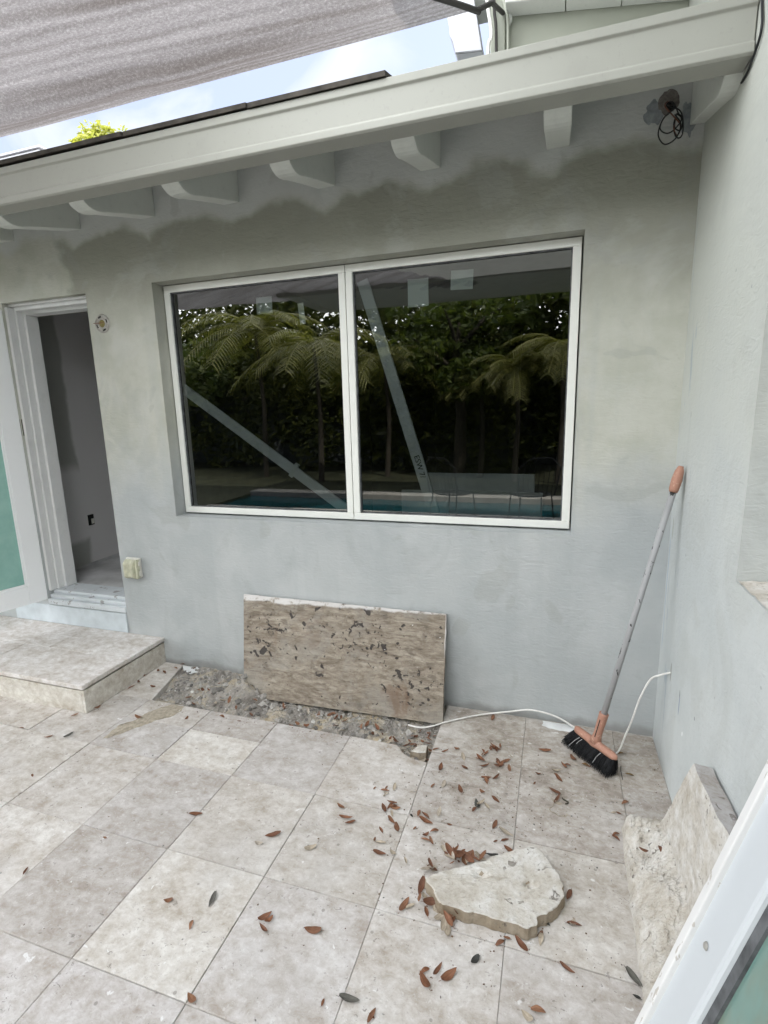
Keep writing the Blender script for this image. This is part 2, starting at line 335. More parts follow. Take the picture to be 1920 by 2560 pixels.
def mat_white_paint(name, col=(0.72, 0.74, 0.74), rough=0.5, dirt=0.25, scale=9):
    k = M(name, rough, 0.35); p = k.coord()
    n1 = k.noise(p, scale, 6, 0.65); n2 = k.noise(p, 70, 4)
    c = k.mix(k.math('MULTIPLY', k.smooth(n1, 0.5, 0.72), dirt), col, tuple(x * 0.6 for x in col))
    c = k.mix(k.math('MULTIPLY', k.smooth(n2, 0.60, 0.72), dirt * 0.7), c, tuple(x * 0.45 for x in col))
    k.base(c); k.bump(k.noise(p, 35, 3), 0.12, 0.002); return k.m

def mat_chipped(name, col, chip, thr=0.64, scale=26, stretch=(1, 1, 1)):
    k = M(name, 0.55, 0.4); p = k.coord('Object', stretch)
    n1 = k.noise(p, scale, 4, 0.6, 0.4); n2 = k.noise(p, 9, 4)
    c = k.mix(k.smooth(n2, 0.3, 0.7), tuple(x * 0.86 for x in col), col)
    mk = k.smooth(n1, thr, thr + 0.02)
    k.base(k.mix(mk, c, chip)); k.bump(k.math('SUBTRACT', 1.0, mk), 0.3, 0.001); return k.m

def mat_leaf(name, a, b, c):
    k = M(name, 0.6, 0.3); o = k.n('ShaderNodeObjectInfo'); p = k.coord()
    col = k.ramp(o.outputs['Random'], [(0, a), (0.5, b), (1, c)])
    n1 = k.noise(k.coord('Object', (1, 4, 1)), 60, 4)
    k.base(k.mix(1.0, col, k.ramp(n1, [(0.3, 0.65), (0.7, 1.2)]), 'MULTIPLY')); k.bump(n1, 0.3, 0.001); return k.m

def mat_foliage(name, a, b, tr=0.35):
    k = M(name, 0.45, 0.4); g = k.n('ShaderNodeNewGeometry')
    col = k.ramp(g.outputs['Random Per Island'], [(0, a), (1, b)]); k.base(col)
    t = k.n('ShaderNodeBsdfTranslucent'); k.l(k.mix(1.0, col, (1.5, 1.6, 0.8), 'MULTIPLY'), t.inputs[0])
    ms = k.n('ShaderNodeMixShader'); ms.inputs[0].default_value = tr
    k.l(k.b.outputs[0], ms.inputs[1]); k.l(t.outputs[0], ms.inputs[2]); k.l(ms.outputs[0], k.out.inputs[0]); return k.m

def mat_interior():
    k = M('interior_plaster', 0.9, 0.1); p = k.world(); x, y, z = k.sep(p)
    n1 = k.noise(p, 3, 4, 0.6)
    # half of the hallway wall is bare darker plaster, the rest skimmed pale lilac grey
    yy = k.math('ADD', k.math('SUBTRACT', y, k.math('MULTIPLY', z, -0.02)), k.math('MULTIPLY', k.math('SUBTRACT', n1, 0.5), 0.10))
    z2 = k.math('ADD', z, k.math('MULTIPLY', k.math('SUBTRACT', n1, 0.5), 0.12))
    f = k.math('MAXIMUM', k.smooth(yy, 0.65 - .02, 0.65 + .02), k.math('MULTIPLY', k.smooth(z2, 0.55, 0.6), k.math('SUBTRACT', 1.0, k.smooth(z2, 1.10, 1.2))))
    k.base(k.mix(f, (0.37, 0.375, 0.355), (0.64, 0.63, 0.63))); k.bump(k.noise(p, 30, 4), 0.2, 0.003); return k.m

MT = dict(
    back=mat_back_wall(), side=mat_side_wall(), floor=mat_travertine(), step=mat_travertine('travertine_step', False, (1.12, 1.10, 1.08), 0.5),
    riser=mat_travertine('travertine_riser', False, (1.05, 1.03, 0.95), 0.35),
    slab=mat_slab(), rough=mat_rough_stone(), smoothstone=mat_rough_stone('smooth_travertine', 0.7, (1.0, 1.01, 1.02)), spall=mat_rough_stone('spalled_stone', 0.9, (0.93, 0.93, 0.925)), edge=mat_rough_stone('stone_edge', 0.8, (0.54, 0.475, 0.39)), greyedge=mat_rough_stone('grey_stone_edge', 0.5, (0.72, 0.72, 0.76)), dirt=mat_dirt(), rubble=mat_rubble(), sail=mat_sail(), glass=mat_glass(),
    teal=mat_teal(False), teal2=mat_teal(True), inner=mat_interior(),
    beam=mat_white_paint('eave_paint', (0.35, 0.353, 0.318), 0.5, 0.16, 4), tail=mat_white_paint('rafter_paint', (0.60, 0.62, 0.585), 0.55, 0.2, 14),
    soffit=mat_white_paint('soffit_paint', (0.62, 0.63, 0.60), 0.7, 0.2), frame=mat_white_paint('window_frame_paint', (0.78, 0.79, 0.75), 0.4, 0.08),
    door=mat_white_paint('door_paint', (0.80, 0.82, 0.83), 0.42, 0.05), panel=mat_white_paint('panel_paint', (0.52, 0.55, 0.57), 0.45, 0.05), jamb=mat_white_paint('jamb_paint', (0.68, 0.69, 0.685), 0.55, 0.2),
    lip=mat_chipped('peeling_white_lip', (0.74, 0.74, 0.73), (0.46, 0.43, 0.39), 0.60, 75, (1, 1, 0.18)),
    sill=mat_chipped('scuffed_sill', (0.66, 0.70, 0.73), (0.36, 0.36, 0.36), 0.60, 18),
    gasket=simple('dark_gasket', (0.10, 0.105, 0.11), 0.7, 0.5, 30), black=simple('black_rubber', (0.015, 0.015, 0.016), 0.6, 0.2),
    olive=simple('olive_wall_paint', (0.36, 0.375, 0.32), 0.85, 0.08, 3), shingle=simple('roof_shingle', (0.065, 0.058, 0.05), 0.9, 0.4, 20),
    cable=simple('white_cable_sheath', (0.74, 0.73, 0.70), 0.5, 0.1, 40), wire=simple('dark_wire', (0.02, 0.022, 0.024), 0.5, 0.3), copper=simple('copper_wire', (0.16, 0.07, 0.045), 0.4, 0.2),
    peach=mat_chipped('salmon_plastic', (0.39, 0.205, 0.145), (0.46, 0.29, 0.22), 0.60, 60), handle=mat_chipped('worn_grey_handle', (0.36, 0.365, 0.37), (0.03, 0.028, 0.028), 0.61, 30, (1, 1, 0.55)),
    bristle=simple('black_bristles', (0.012, 0.013, 0.015), 0.55, 0.5, 40, 0), thread=simple('grey_thread', (0.45, 0.46, 0.46), 0.8),
    yplastic=simple('yellowed_plastic', (0.50, 0.50, 0.38), 0.35, 0.22, 30, 0.2), wplastic=simple('white_plastic', (0.68, 0.67, 0.62), 0.45, 0.12, 20), metal=simple('dull_metal', (0.35, 0.34, 0.31), 0.35, 0.3, 30),
    brass=simple('tarnished_brass', (0.20, 0.17, 0.06), 0.4, 0.3, 30), hole=simple('dark_hole', (0.012, 0.012, 0.012), 0.9), hinge=simple('dark_bronze', (0.06, 0.055, 0.04), 0.45, 0.3, 40),
    lumber=simple('grey_board', (0.62, 0.64, 0.65), 0.7, 0.1, 8), paper=simple('sticker_paper', (0.62, 0.64, 0.62), 0.8, 0.05), ink=simple('black_ink', (0.02, 0.02, 0.02), 0.8),
    whitewash=simple('whitewash', (0.56, 0.61, 0.64), 0.9, 0.12, 10, 0.4, 0.004), lime=simple('plaster_smear', (0.66, 0.67, 0.67), 0.9, 0.15, 15), sand=simple('tan_sand', (0.36, 0.32, 0.255), 0.95, 0.25, 60, 0.6, 0.004),
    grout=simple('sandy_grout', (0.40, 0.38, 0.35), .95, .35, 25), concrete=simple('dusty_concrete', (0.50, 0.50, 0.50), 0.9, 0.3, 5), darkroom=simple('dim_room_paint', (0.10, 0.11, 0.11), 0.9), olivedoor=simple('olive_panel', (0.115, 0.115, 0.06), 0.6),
    galv=simple('pale_blue_trim', (0.44, 0.45, 0.48), 0.5, 0.06), strap=simple('dark_webbing', (0.05, 0.047, 0.045), 0.85),
    lbrown=mat_leaf('dry_leaf', (0.20, 0.088, 0.046), (0.13, 0.058, 0.034), (0.25, 0.125, 0.07)), lpale=mat_leaf('bleached_leaf', (0.42, 0.36, 0.28), (0.34, 0.29, 0.225), (0.47, 0.42, 0.36)),
    ldark=mat_leaf('rotten_leaf', (0.05, 0.048, 0.04), (0.03, 0.03, 0.028), (0.12, 0.115, 0.10)), lolive=mat_leaf('olive_leaf', (0.12, 0.085, 0.03), (0.15, 0.09, 0.035), (0.17, 0.10, 0.04)),
    green=mat_foliage('broad_leaf_green', (0.04, 0.065, 0.012), (0.13, 0.16, 0.04)), palm=mat_foliage('palm_green', (0.12, 0.13, 0.03), (0.27, 0.26, 0.09)),
    dkgreen=mat_foliage('hedge_green', (0.035, 0.05, 0.012), (0.15, 0.165, 0.045), 0.3), yellow=mat_foliage('yellow_blossom', (0.22, 0.235, 0.035), (0.33, 0.33, 0.07)),
    bark=simple('bark', (0.07, 0.06, 0.045), 0.9, 0.3, 20, 0.6, 0.02), lawn=simple('garden_ground', (0.045, 0.048, 0.025), 0.95, 0.4, 3), coping=simple('pool_coping', (0.33, 0.31, 0.28), 0.8, 0.15, 4),
)
kc = M('leaf_crumb', 0.9, 0.1); gk_ = kc.n('ShaderNodeNewGeometry'); kc.base(kc.ramp(gk_.outputs['Random Per Island'], [(0, (0.12, 0.07, 0.045)), (0.4, (0.20, 0.15, 0.11)), (0.6, (0.16, 0.155, 0.15)), (0.92, (0.34, 0.33, 0.31)), (1, (0.75, 0.75, 0.74))])); MT['crumb'] = kc.m
kk = M('pool_water', 0.05, 0.5); kk.base((0.015, 0.075, 0.09)); kk.bump(kk.noise(kk.world(), 5, 3), 0.2, 0.03); MT['water'] = kk.m

# ------------------------------------------------------------------ mesh helpers
class MB:
    def __init__(s): s.v = []; s.f = []; s.tone = []
    def add(s, vs, fs):
        b = len(s.v); s.v += [tuple(v) for v in vs]; s.f += [tuple(b + i for i in f) for f in fs]; return s
    def box(s, x0, x1, y0, y1, z0, z1, rot=None, org=None):
        vs = [(x, y, z) for z in (z0, z1) for y in (y0, y1) for x in (x0, x1)]
        if rot is not None: vs = [rot @ Vector(v) + (org or Vector()) for v in vs]
        return s.add(vs, [(0, 2, 3, 1), (4, 5, 7, 6), (0, 1, 5, 4), (2, 6, 7, 3), (0, 4, 6, 2), (1, 3, 7, 5)])
    def prism(s, poly, off):
        n = len(poly); off = Vector(off); vs = [Vector(p) for p in poly]; vs += [p + off for p in vs]
        return s.add(vs, [tuple(range(n))[::-1], tuple(range(n, 2 * n))] + [(i, (i + 1) % n, n + (i + 1) % n, n + i) for i in range(n)])
    def tube(s, pts, r, n=10, cap=True):
        pts = [Vector(p) for p in pts]; rs = r if isinstance(r, (list, tuple)) else [r] * len(pts)
        vs = []; prev = None
        for i, p in enumerate(pts):
            t = (pts[min(i + 1, len(pts) - 1)] - pts[max(i - 1, 0)]).normalized()
            if prev is None:
                a = Vector((0, 0, 1)) if abs(t.z) < 0.9 else Vector((1, 0, 0)); u = t.cross(a).normalized()
            else: u = (prev - t * prev.dot(t)).normalized()
            prev = u; wv = t.cross(u)
            for k in range(n):
                an = 2 * math.pi * k / n; vs.append(p + (u * math.cos(an) + wv * math.sin(an)) * rs[i])
        fs = [(i * n + k, i * n + (k + 1) % n, (i + 1) * n + (k + 1) % n, (i + 1) * n + k) for i in range(len(pts) - 1) for k in range(n)]
        if cap: fs += [tuple(range(n))[::-1], tuple((len(pts) - 1) * n + k for k in range(n))]
        return s.add(vs, fs)
    def lathe(s, prof, org, axis, n=24):
        axis = Vector(axis).normalized(); a = Vector((0, 0, 1)) if abs(axis.z) < 0.9 else Vector((1, 0, 0)); u = axis.cross(a).normalized(); wv = axis.cross(u); org = Vector(org)
        vs = [org + axis * h + (u * math.cos(2 * math.pi * k / n) + wv * math.sin(2 * math.pi * k / n)) * r for r, h in prof for k in range(n)]
        fs = [(i * n + k, i * n + (k + 1) % n, (i + 1) * n + (k + 1) % n, (i + 1) * n + k) for i in range(len(prof) - 1) for k in range(n)]
        return s.add(vs, fs)
    def grid(s, fn, nu, nv):
        vs = [fn(i / nu, j / nv) for j in range(nv + 1) for i in range(nu + 1)]
        return s.add(vs, [(j * (nu + 1) + i, j * (nu + 1) + i + 1, (j + 1) * (nu + 1) + i + 1, (j + 1) * (nu + 1) + i) for j in range(nv) for i in range(nu)])
    def build(s, name, mat, parent=None, bevel=0.0, smooth=False, segs=2, sub=0):
        me = bpy.data.meshes.new(name); org = Vector(parent.get('org', (0, 0, 0))) if parent else Vector()
        me.from_pydata([tuple(Vector(v) - org) for v in s.v], [], s.f); me.validate()
        me.materials.append(MT[mat] if isinstance(mat, str) else mat)
        o = bpy.data.objects.new(name, me); COL.objects.link(o)
        if parent is not None: o.parent = parent
        o['org'] = tuple(org)
        if smooth:
            for p in me.polygons: p.use_smooth = True
        if bevel:
            b = o.modifiers.new('bevel', 'BEVEL'); b.width = bevel; b.segments = segs; b.limit_method = 'ANGLE'; b.angle_limit = R(40); b.harden_normals = False
        if sub:
            b = o.modifiers.new('sub', 'SUBSURF'); b.levels = sub; b.render_levels = sub
        return o

def tag(o, label=None, cat=None, group=None, kind=None):
    if label: o['label'] = label
    if cat: o['category'] = cat
    if group: o['group'] = group
    if kind: o['kind'] = kind
    return o
def thing(name, loc, label, cat, group=None):
    o = bpy.data.objects.new(name, None); COL.objects.link(o); o.location = loc; o.empty_display_size = 0.1
    o['org'] = tuple(loc); return tag(o, label, cat, group)
def solo(mb, name, mat, loc, label, cat, group=None, **kw):
    """one thing that is one mesh, its origin at loc"""
    e = {'org': tuple(loc)}
    class P(dict): pass
    me_parent = None
    o = mb.build(name, mat, None, **kw)
    for v in o.data.vertices: v.co -= Vector(loc)
    o.location = loc; o['org'] = tuple(loc); return tag(o, label, cat, group)
def structure(mb, name, mat, **kw): return tag(mb.build(name, mat, None, **kw), kind='structure')

def wall_panel(us, vs, holes, t, fr):
    """wall with real openings: fr(u, v, w) -> point; w 0 front .. t back; no overlapping faces"""
    mb = MB(); nu, nv = len(us) - 1, len(vs) - 1
    solid = [[not any(h[0] <= (us[i] + us[i + 1]) / 2 <= h[1] and h[2] <= (vs[j] + vs[j + 1]) / 2 <= h[3] for h in holes) for j in range(nv)] for i in range(nu)]
    sol = lambda i, j: 0 <= i < nu and 0 <= j < nv and solid[i][j]
    def q(*p): mb.add([fr(*c) for c in p], [(0, 1, 2, 3)])
    for i in range(nu):
        for j in range(nv):
            if not solid[i][j]: continue
            a, b, c, d = us[i], us[i + 1], vs[j], vs[j + 1]
            q((a, c, 0), (b, c, 0), (b, d, 0), (a, d, 0)); q((b, c, t), (a, c, t), (a, d, t), (b, d, t))
            if not sol(i - 1, j): q((a, c, t), (a, c, 0), (a, d, 0), (a, d, t))
            if not sol(i + 1, j): q((b, c, 0), (b, c, t), (b, d, t), (b, d, 0))
            if not sol(i, j - 1): q((a, c, t), (b, c, t), (b, c, 0), (a, c, 0))
            if not sol(i, j + 1): q((a, d, 0), (b, d, 0), (b, d, t), (a, d, t))
    return mb

# ================================================================== SETTING
# patio of 0.40 m travertine pavers; a strip by the wall has been lifted
GX0, GY0, TS = -0.9797, -0.396, 0.40
def tile_poly(x0, x1, y0, y1, i, j):
    return [(x0, y0), (x1, y0), (x1, y1), (x0, y1)]
fl = MB(); tones = []
rt = random.Random(3)
def add_tile(poly, tone=None):
    z = rt.uniform(-0.0016, 0.0010); tx, ty = rt.uniform(-0.003, 0.003), rt.uniform(-0.003, 0.003)
    cx = sum(p[0] for p in poly) / len(poly); cy = sum(p[1] for p in poly) / len(poly)
    g = rt.uniform(0.0005, 0.0013); bv = rt.uniform(0.0010, 0.0018); n = len(poly)
    def ring(d, zz):
        out = []
        for (x, y) in poly:
            dx, dy = cx - x, cy - y; ln = math.hypot(dx, dy) + 1e-9
            out.append((x + dx / ln * d * 1.414, y + dy / ln * d * 1.414, zz + z + (x - cx) * tx + (y - cy) * ty))
        return out
    vs = ring(g, -0.035) + ring(g, -bv) + ring(g + bv, 0.0)
    b = len(fl.v)
    fl.add(vs, [tuple(range(2 * n, 3 * n))] + [(r * n + i, r * n + (i + 1) % n, (r + 1) * n + (i + 1) % n, (r + 1) * n + i) for r in (0, 1) for i in range(n)])
    c = (tone if tone is not None else rt.random(), rt.random(), rt.random(), 1)
    tones.extend([c] * (3 * n))
cut = {}
for i in range(-13, 3):
    for j in range(-10, 1):
        x0 = GX0 + i * TS; x1 = x0 + TS; y0 = GY0 + j * TS - TS; y1 = y0 + TS   # j=0: row just in front of the lifted strip
        x1 = min(x1, -0.004)
        if x1 - x0 < 0.03: continue
        if (i, j) == (-1, 0):      # paver with a bitten-off corner by the pit
            arc = [(-0.981, -0.482), (-1.035, -0.474), (-1.065, -0.466), (-1.095, -0.450), (-1.115, -0.432), (-1.128, -0.412), (-1.150, -0.397)]
            add_tile([(x0, y0), (x1, y0)] + arc + [(x0, y1)], 0.75); continue
        if j == 0 and i in (-4, -3):   # cut row: half tiles
            add_tile([(x0, y0), (x1, y0), (x1, y0 + 0.235), (x0, y0 + 0.235)]); add_tile([(x0, y0 + 0.235), (x1, y0 + 0.235), (x1, y1), (x0, y1)]); continue
        if j == 0 and i == -6 or (j == 0 and i == -5):
            pass
        add_tile([(x0, y0), (x1, y0), (x1, y1), (x0, y1)])
# row against the wall: right of the pit and left of it
for i in range(0, 3):
    x0 = GX0 + i * TS; x1 = min(x0 + TS, -0.004)
    add_tile([(x0, GY0), (x1, GY0), (x1, -0.012), (x0, -0.012)], 0.35)
add_tile([(-2.80, GY0), (-2.565, GY0), (-2.668, -0.006), (-2.80, -0.006)], 0.95)
for i in range(-13, -4):
    x0 = GX0 + i * TS; x1 = min(x0 + TS, -2.80)
    if x1 - x0 > 0.05: add_tile([(x0, GY0), (x1, GY0), (x1, -0.006), (x0, -0.006)])
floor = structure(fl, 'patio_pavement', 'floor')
ca = floor.data.color_attributes.new('tone', 'FLOAT_COLOR', 'POINT')
for i, c in enumerate(tones): ca.data[i].color = c
structure(MB().box(-6.3, 0.0, -4.40, -0.505, -0.30, -0.0045), 'mortar_bed', 'grout')
structure(MB().box(-0.975, 0.0, -0.504, 0.0, -0.30, -0.005).box(-6.3, -2.66, -0.504, 0.0, -0.30, -0.005), 'mortar_bed_edge', 'grout')

# the dug-out strip: rough dirt with a little mound by the slab
def pit_z(x, y):
    z = -0.030 + 0.014 * noise.noise(Vector((x * 9, y * 9, 1))) + 0.012 * noise.noise(Vector((x * 28, y * 28, 4))) + 0.007 * noise.noise(Vector((x * 75, y * 75, 9)))
    z += (0.105 + 0.05 * noise.noise(Vector((x * 16, y * 16, 3)))) * math.exp(-(((x + 2.13) / 0.13) ** 2 + ((y + 0.19) / 0.075) ** 2))
    z += 0.028 * math.exp(-(((x + 1.42) / 0.16) ** 2 + ((y + 0.30) / 0.07) ** 2))
    z += 0.022 * math.exp(-(((x + 2.42) / 0.20) ** 2 + ((y + 0.10) / 0.12) ** 2)) + 0.018 * max(0, 1 + y / 0.12)
    z -= 0.018 * math.exp(-(((x + 1.04) / 0.09) ** 2 + ((y + 0.40) / 0.08) ** 2))
    return z
structure(MB().grid(lambda u, v: (-2.69 + u * 1.712, -0.50 + v * 0.502, pit_z(-2.69 + u * 1.712, -0.50 + v * 0.502) - (0.03 if v < 0.19 and u < 0.85 else 0)), 240, 80), 'dirt_strip', 'dirt')

# garden ground, pool and its coping behind the camera (seen mirrored in the window)
structure(MB().box(-60, 60, -90, -6.65, -0.30, -0.06).box(-60, -6.3, -6.65, 40, -0.30, -0.06).box(0.25, 60, -6.65, 40, -0.30, -0.06), 'garden_ground', 'lawn')
structure(MB().box(-6.3, 0.25, -4.75, -4.402, -0.30, -0.004).box(-6.3, 0.25, -6.65, -6.30, -0.30, -0.004), 'pool_coping', 'coping', bevel=0.01)
structure(MB().box(-6.3, 0.25, -6.30, -4.75, -0.30, -0.10), 'pool_water', 'water')
rb = MB(); rr = random.Random(11)
for k in range(1620):
    x, y = rr.uniform(-2.62, -1.0), rr.uniform(-0.47, -0.02)
    if y < -0.39 and x < -1.14: continue
    if x < -2.56 - (y + 0.4) * 0.27: continue
    s = rr.choice([0.003, 0.003, 0.004, 0.004, 0.005, 0.006, 0.008, 0.011]) * rr.uniform(0.7, 1.4)
    if k >= 1500: s = rr.uniform(.009, .018)
    if math.hypot((x + 2.08) / 0.2, (y + 0.24) / 0.08) < 1 and rr.random() < 0.6: s *= 1.8
    c = Vector((x, y, pit_z(x, y) + s * 0.3)); vs = []
    for d in ((1, 0, 0), (-1, 0, 0), (0, 1, 0), (0, -1, 0), (0, 0, 1), (0, 0, -1), (.6, .6, .6), (-.6, -.6, .5)):
        vs.append(c + Vector(d) * s * rr.uniform(0.5, 1.3))
    rb.add(vs, [(0, 2, 6), (2, 4, 6), (4, 0, 6), (2, 1, 4), (1, 7, 4), (7, 3, 4), (3, 0, 4), (1, 3, 7), (2, 0, 5), (1, 2, 5), (3, 1, 5), (0, 3, 5)])
tag(rb.build('rubble', 'rubble'), 'loose grey mortar chips and gravel in the lifted paver strip', 'rubble', kind='stuff')

# ================================================================== HOUSE: back wall with window and door
house = thing('house', (-1.9, 0.1, 0), 'grey stucco back wall of the house with wide window, door and low white eave', 'house')
WX0, WX1, WZ0, WZ1 = -2.608, -0.405, 0.957, 2.2565
DX0, DX1, DZ0, DZ1 = -3.742, -3.076, 0.30, 2.243
us = sorted({-7.0, 0.0, WX0, WX1, DX0, DX1}); vs = sorted({-0.25, 2.765, WZ0, WZ1, DZ0, DZ1})
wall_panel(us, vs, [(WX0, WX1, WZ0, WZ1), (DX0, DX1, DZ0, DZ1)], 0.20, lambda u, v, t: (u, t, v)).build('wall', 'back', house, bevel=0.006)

# eave: fascia beam with lips, rafter tails, roof deck, shingle edge
prof = [(-.462, 2.500), (-.548, 2.4985), (-.556, 2.504), (-.556, 2.527), (-.549, 2.534), (-.549, 2.616), (-.557, 2.622), (-.557, 2.648), (-.462, 2.650)]
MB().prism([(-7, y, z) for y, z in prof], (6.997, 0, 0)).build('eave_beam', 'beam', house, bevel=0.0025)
tail = [(0.0, 2.575), (-.2, 2.526), (-.318, 2.4955), (-.352, 2.484), (-.385, 2.478), (-.410, 2.4785), (-.432, 2.485), (-.448, 2.4935), (-.4605, 2.505), (-.4605, 2.66), (0, 2.775)]
t0 = None
for i, xr in enumerate([-0.478, -1.009, -1.507, -2.025, -2.539, -3.048, -3.556, -4.065, -4.573, 0.0]):
    if t0 is None:
        t0 = MB().prism([(xr - 0.09, y, z) for y, z in tail], (0.09, 0, 0)).build('rafter_tail', 'tail', house, bevel=0.003)
    else:
        o = t0.copy(); COL.objects.link(o); o.parent = house; o.location = (xr + 0.478 + (0.04 if xr == 0.0 else 0), 0, 0)
deck = [(-.462, 2.652), (0.0, 2.767), (0.60, 2.917), (0.60, 2.945), (-.462, 2.680)]
MB().prism([(-7, y, z) for y, z in deck], (6.995, 0, 0)).build('roof_deck', 'soffit', house)
for a, b, dz in ((-7, -3.4, 0), (-3.39, -2.2, 0.003), (-2.185, -1.62, 0.0), (-1.612, -1.08, -0.003)):
    MB().prism([(a, y, z + dz) for y, z in [(-.566, 2.6515), (-.462, 2.6815), (.585, 2.947), (.585, 2.962), (-.462, 2.700), (-.566, 2.668)]], (b - a, 0, 0)).build('roof_shingles', 'shingle', house)

# window: two sashes, each with pane; gaskets, stickers
win = MB().box(WX0 + .001, WX1 - .001, .128, .196, WZ0 + .001, WZ0 + .018).build('window', 'frame', house)
FW_ = 0.036; XM = -1.5096
for (a, b) in ((-2.602, XM - .0015), (XM + .0015, -0.4116)):
    f = MB(); z0, z1 = .9675, 2.2527; y0, y1 = .080, .122
    f.box(a, b, y0, y1, z0, z0 + FW_).box(a, b, y0, y1, z1 - FW_, z1).box(a, a + FW_, y0, y1, z0 + FW_, z1 - FW_).box(b - FW_, b, y0, y1, z0 + FW_, z1 - FW_)
    f.build('window_frame', 'frame', win, bevel=0.003)
    g = MB(); e = .005; a2, b2, c2, d2 = a + FW_, b - FW_, z0 + FW_, z1 - FW_
    g.box(a2, b2, .090, .112, c2, c2 + e).box(a2, b2, .090, .112, d2 - e, d2).box(a2, a2 + e, .090, .112, c2 + e, d2 - e).box(b2 - e, b2, .090, .112, c2 + e, d2 - e)
    g.build('gasket', 'gasket', win)
    MB().add([(a2 + e, .101, c2 + e), (b2 - e, .101, c2 + e), (b2 - e, .101, d2 - e), (a2 + e, .101, d2 - e)], [(0, 1, 2, 3)]).build('pane', 'glass', win)
for x0, x1, z0, z1, tl in ((-1.195, -1.093, 2.031, 2.158, 0), (-.985, -.880, 2.090, 2.176, 2), (-2.033, -1.938, 2.064, 2.148, 0), (-1.785, -1.752, 1.996, 2.100, -5)):
    c = Vector(((x0 + x1) / 2, .104, (z0 + z1) / 2)); hw, hh = (x1 - x0) / 2, (z1 - z0) / 2
    MB().box(-hw, hw, 0, .0012, -hh, hh, Matrix.Rotation(R(tl), 3, 'Y'), c).build('sticker', 'paper', win)

# door frame in the opening, threshold steps, door leaf swung outwards
df = MB()
for (xo, y0, y1) in ((0.000, .012, .060), (0.012, .060, .105), (0.030, .105, .190)):
    df.box(DX0 + .0008, DX0 + .022 + xo, y0, y1, .391, 2.243 - .001 - (0.02 + xo))
df.box(DX0 + .0008, DX1 - .0008, .060, .105, 2.2065, 2.2425).box(DX0 + .0008, DX1 - .0008, .1052, .190, 2.190, 2.2425).box(DX0 + .0008, DX1 - .0008, .035, .0598, 2.228, 2.2425)
frm = df.build('door_frame', 'jamb', house, bevel=0.003)
MB().box(DX1 - .018, DX1 - .0008, .06, .19, .391, 2.188).build('door_frame', 'jamb', house, bevel=0.002)
MB().box(-4.06, DX1 - .002, -.010, -.0005, .1685, .296).build('painted_riser', 'whitewash', house, bevel=.003)
th = MB().box(DX0 + .002, DX1 - .002, -.008, .062, .302, .340).box(DX0 + .002, DX1 - .002, .012, .105, .3405, .366).box(DX0 + .002, DX1 - .002, .040, .198, .3665, .3900)
th.build('threshold', 'sill', house, bevel=0.005)
HB = Vector((-3.741, -.004, 0)); du = Vector((-.276, -.961, 0)).normalized(); dn = Vector((.961, -.276, 0))
LM = Matrix((du, dn, Vector((0, 0, 1)))).transposed()
def leafbox(mb, u0, u1, n0, n1, z0, z1): return mb.box(u0, u1, n0, n1, z0, z1, LM, HB)
W_, Z0_, Z1_ = .640, .336, 2.206
lf = MB()
leafbox(lf, 0, .105, -.042, 0, Z0_, Z1_); leafbox(lf, W_ - .105, W_, -.042, 0, Z0_, Z1_)
leafbox(lf, .105, W_ - .105, -.042, 0, Z0_, Z0_ + .125); leafbox(lf, .105, W_ - .105, -.042, 0, Z1_ - .11, Z1_)
dl = lf.build('door_leaf', 'door', house, bevel=0.003)
gp = MB(); leafbox(gp, .100, W_ - .100, -.026, -.014, Z0_ + .12, Z1_ - .105); gp.build('glass_pane', 'teal', dl)
bd = MB()
leafbox(bd, .105, .119, -.0139, -.004, Z0_ + .125, Z1_ - .11); leafbox(bd, .119, W_ - .119, -.0139, -.004, Z0_ + .125, Z0_ + .139)
bd.build('glazing_bead', 'door', dl, bevel=0.002)
hg = MB(); leafbox(hg, -.020, -.0005, -.016, -.004, 1.44, 1.545); hg.build('hinge', 'hinge', dl, bevel=0.002)

# rooms behind: hallway at the door, dim room behind the window
hall = MB()
hall.add([(-4.02, .20, .36), (-4.12, 3.2, .36), (-4.12, 3.2, 2.6), (-4.02, .20, 2.6)], [(0, 1, 2, 3)])
hall.add([(-4.12, 3.2, .36), (-2.90, 3.2, .36), (-2.90, 3.2, 2.6), (-4.12, 3.2, 2.6)], [(0, 1, 2, 3)])
hall.add([(-2.90, 3.2, .36), (-2.90, .20, .36), (-2.90, .20, 2.6), (-2.90, 3.2, 2.6)], [(0, 1, 2, 3)])
hall.add([(-4.02, .20, 2.6), (-4.12, 3.2, 2.6), (-2.90, 3.2, 2.6), (-2.90, .20, 2.6)], [(0, 1, 2, 3)])
hall.build('hallway_walls', 'inner', house)
MB().add([(-4.12, .19, .372), (-2.90, .19, .372), (-2.90, 3.2, .372), (-4.12, 3.2, .372)], [(0, 1, 2, 3)]).build('hallway_floor', 'concrete', house)
MB().add([(-4.03, .20, .37), (-4.115, 3.2, .37), (-4.10, 3.2, .37), (-4.015, .20, .37), (-4.03, .20, .388), (-4.115, 3.2, .388), (-4.10, 3.2, .388), (-4.015, .20, .388)], [(0, 3, 2, 1), (4, 5, 6, 7), (3, 7, 6, 2)]).build('hallway_base', 'concrete', house)
rm = MB()
X0, X1, Y1, ZA, ZB = -2.86, 0.6, 4.2, -.05, 2.62
rm.add([(X0, .201, ZA), (X0, Y1, ZA), (X0, Y1, ZB), (X0, .201, ZB)], [(0, 1, 2, 3)]).add([(X1, .201, ZA), (X1, Y1, ZA), (X1, Y1, ZB), (X1, .201, ZB)], [(3, 2, 1, 0)])
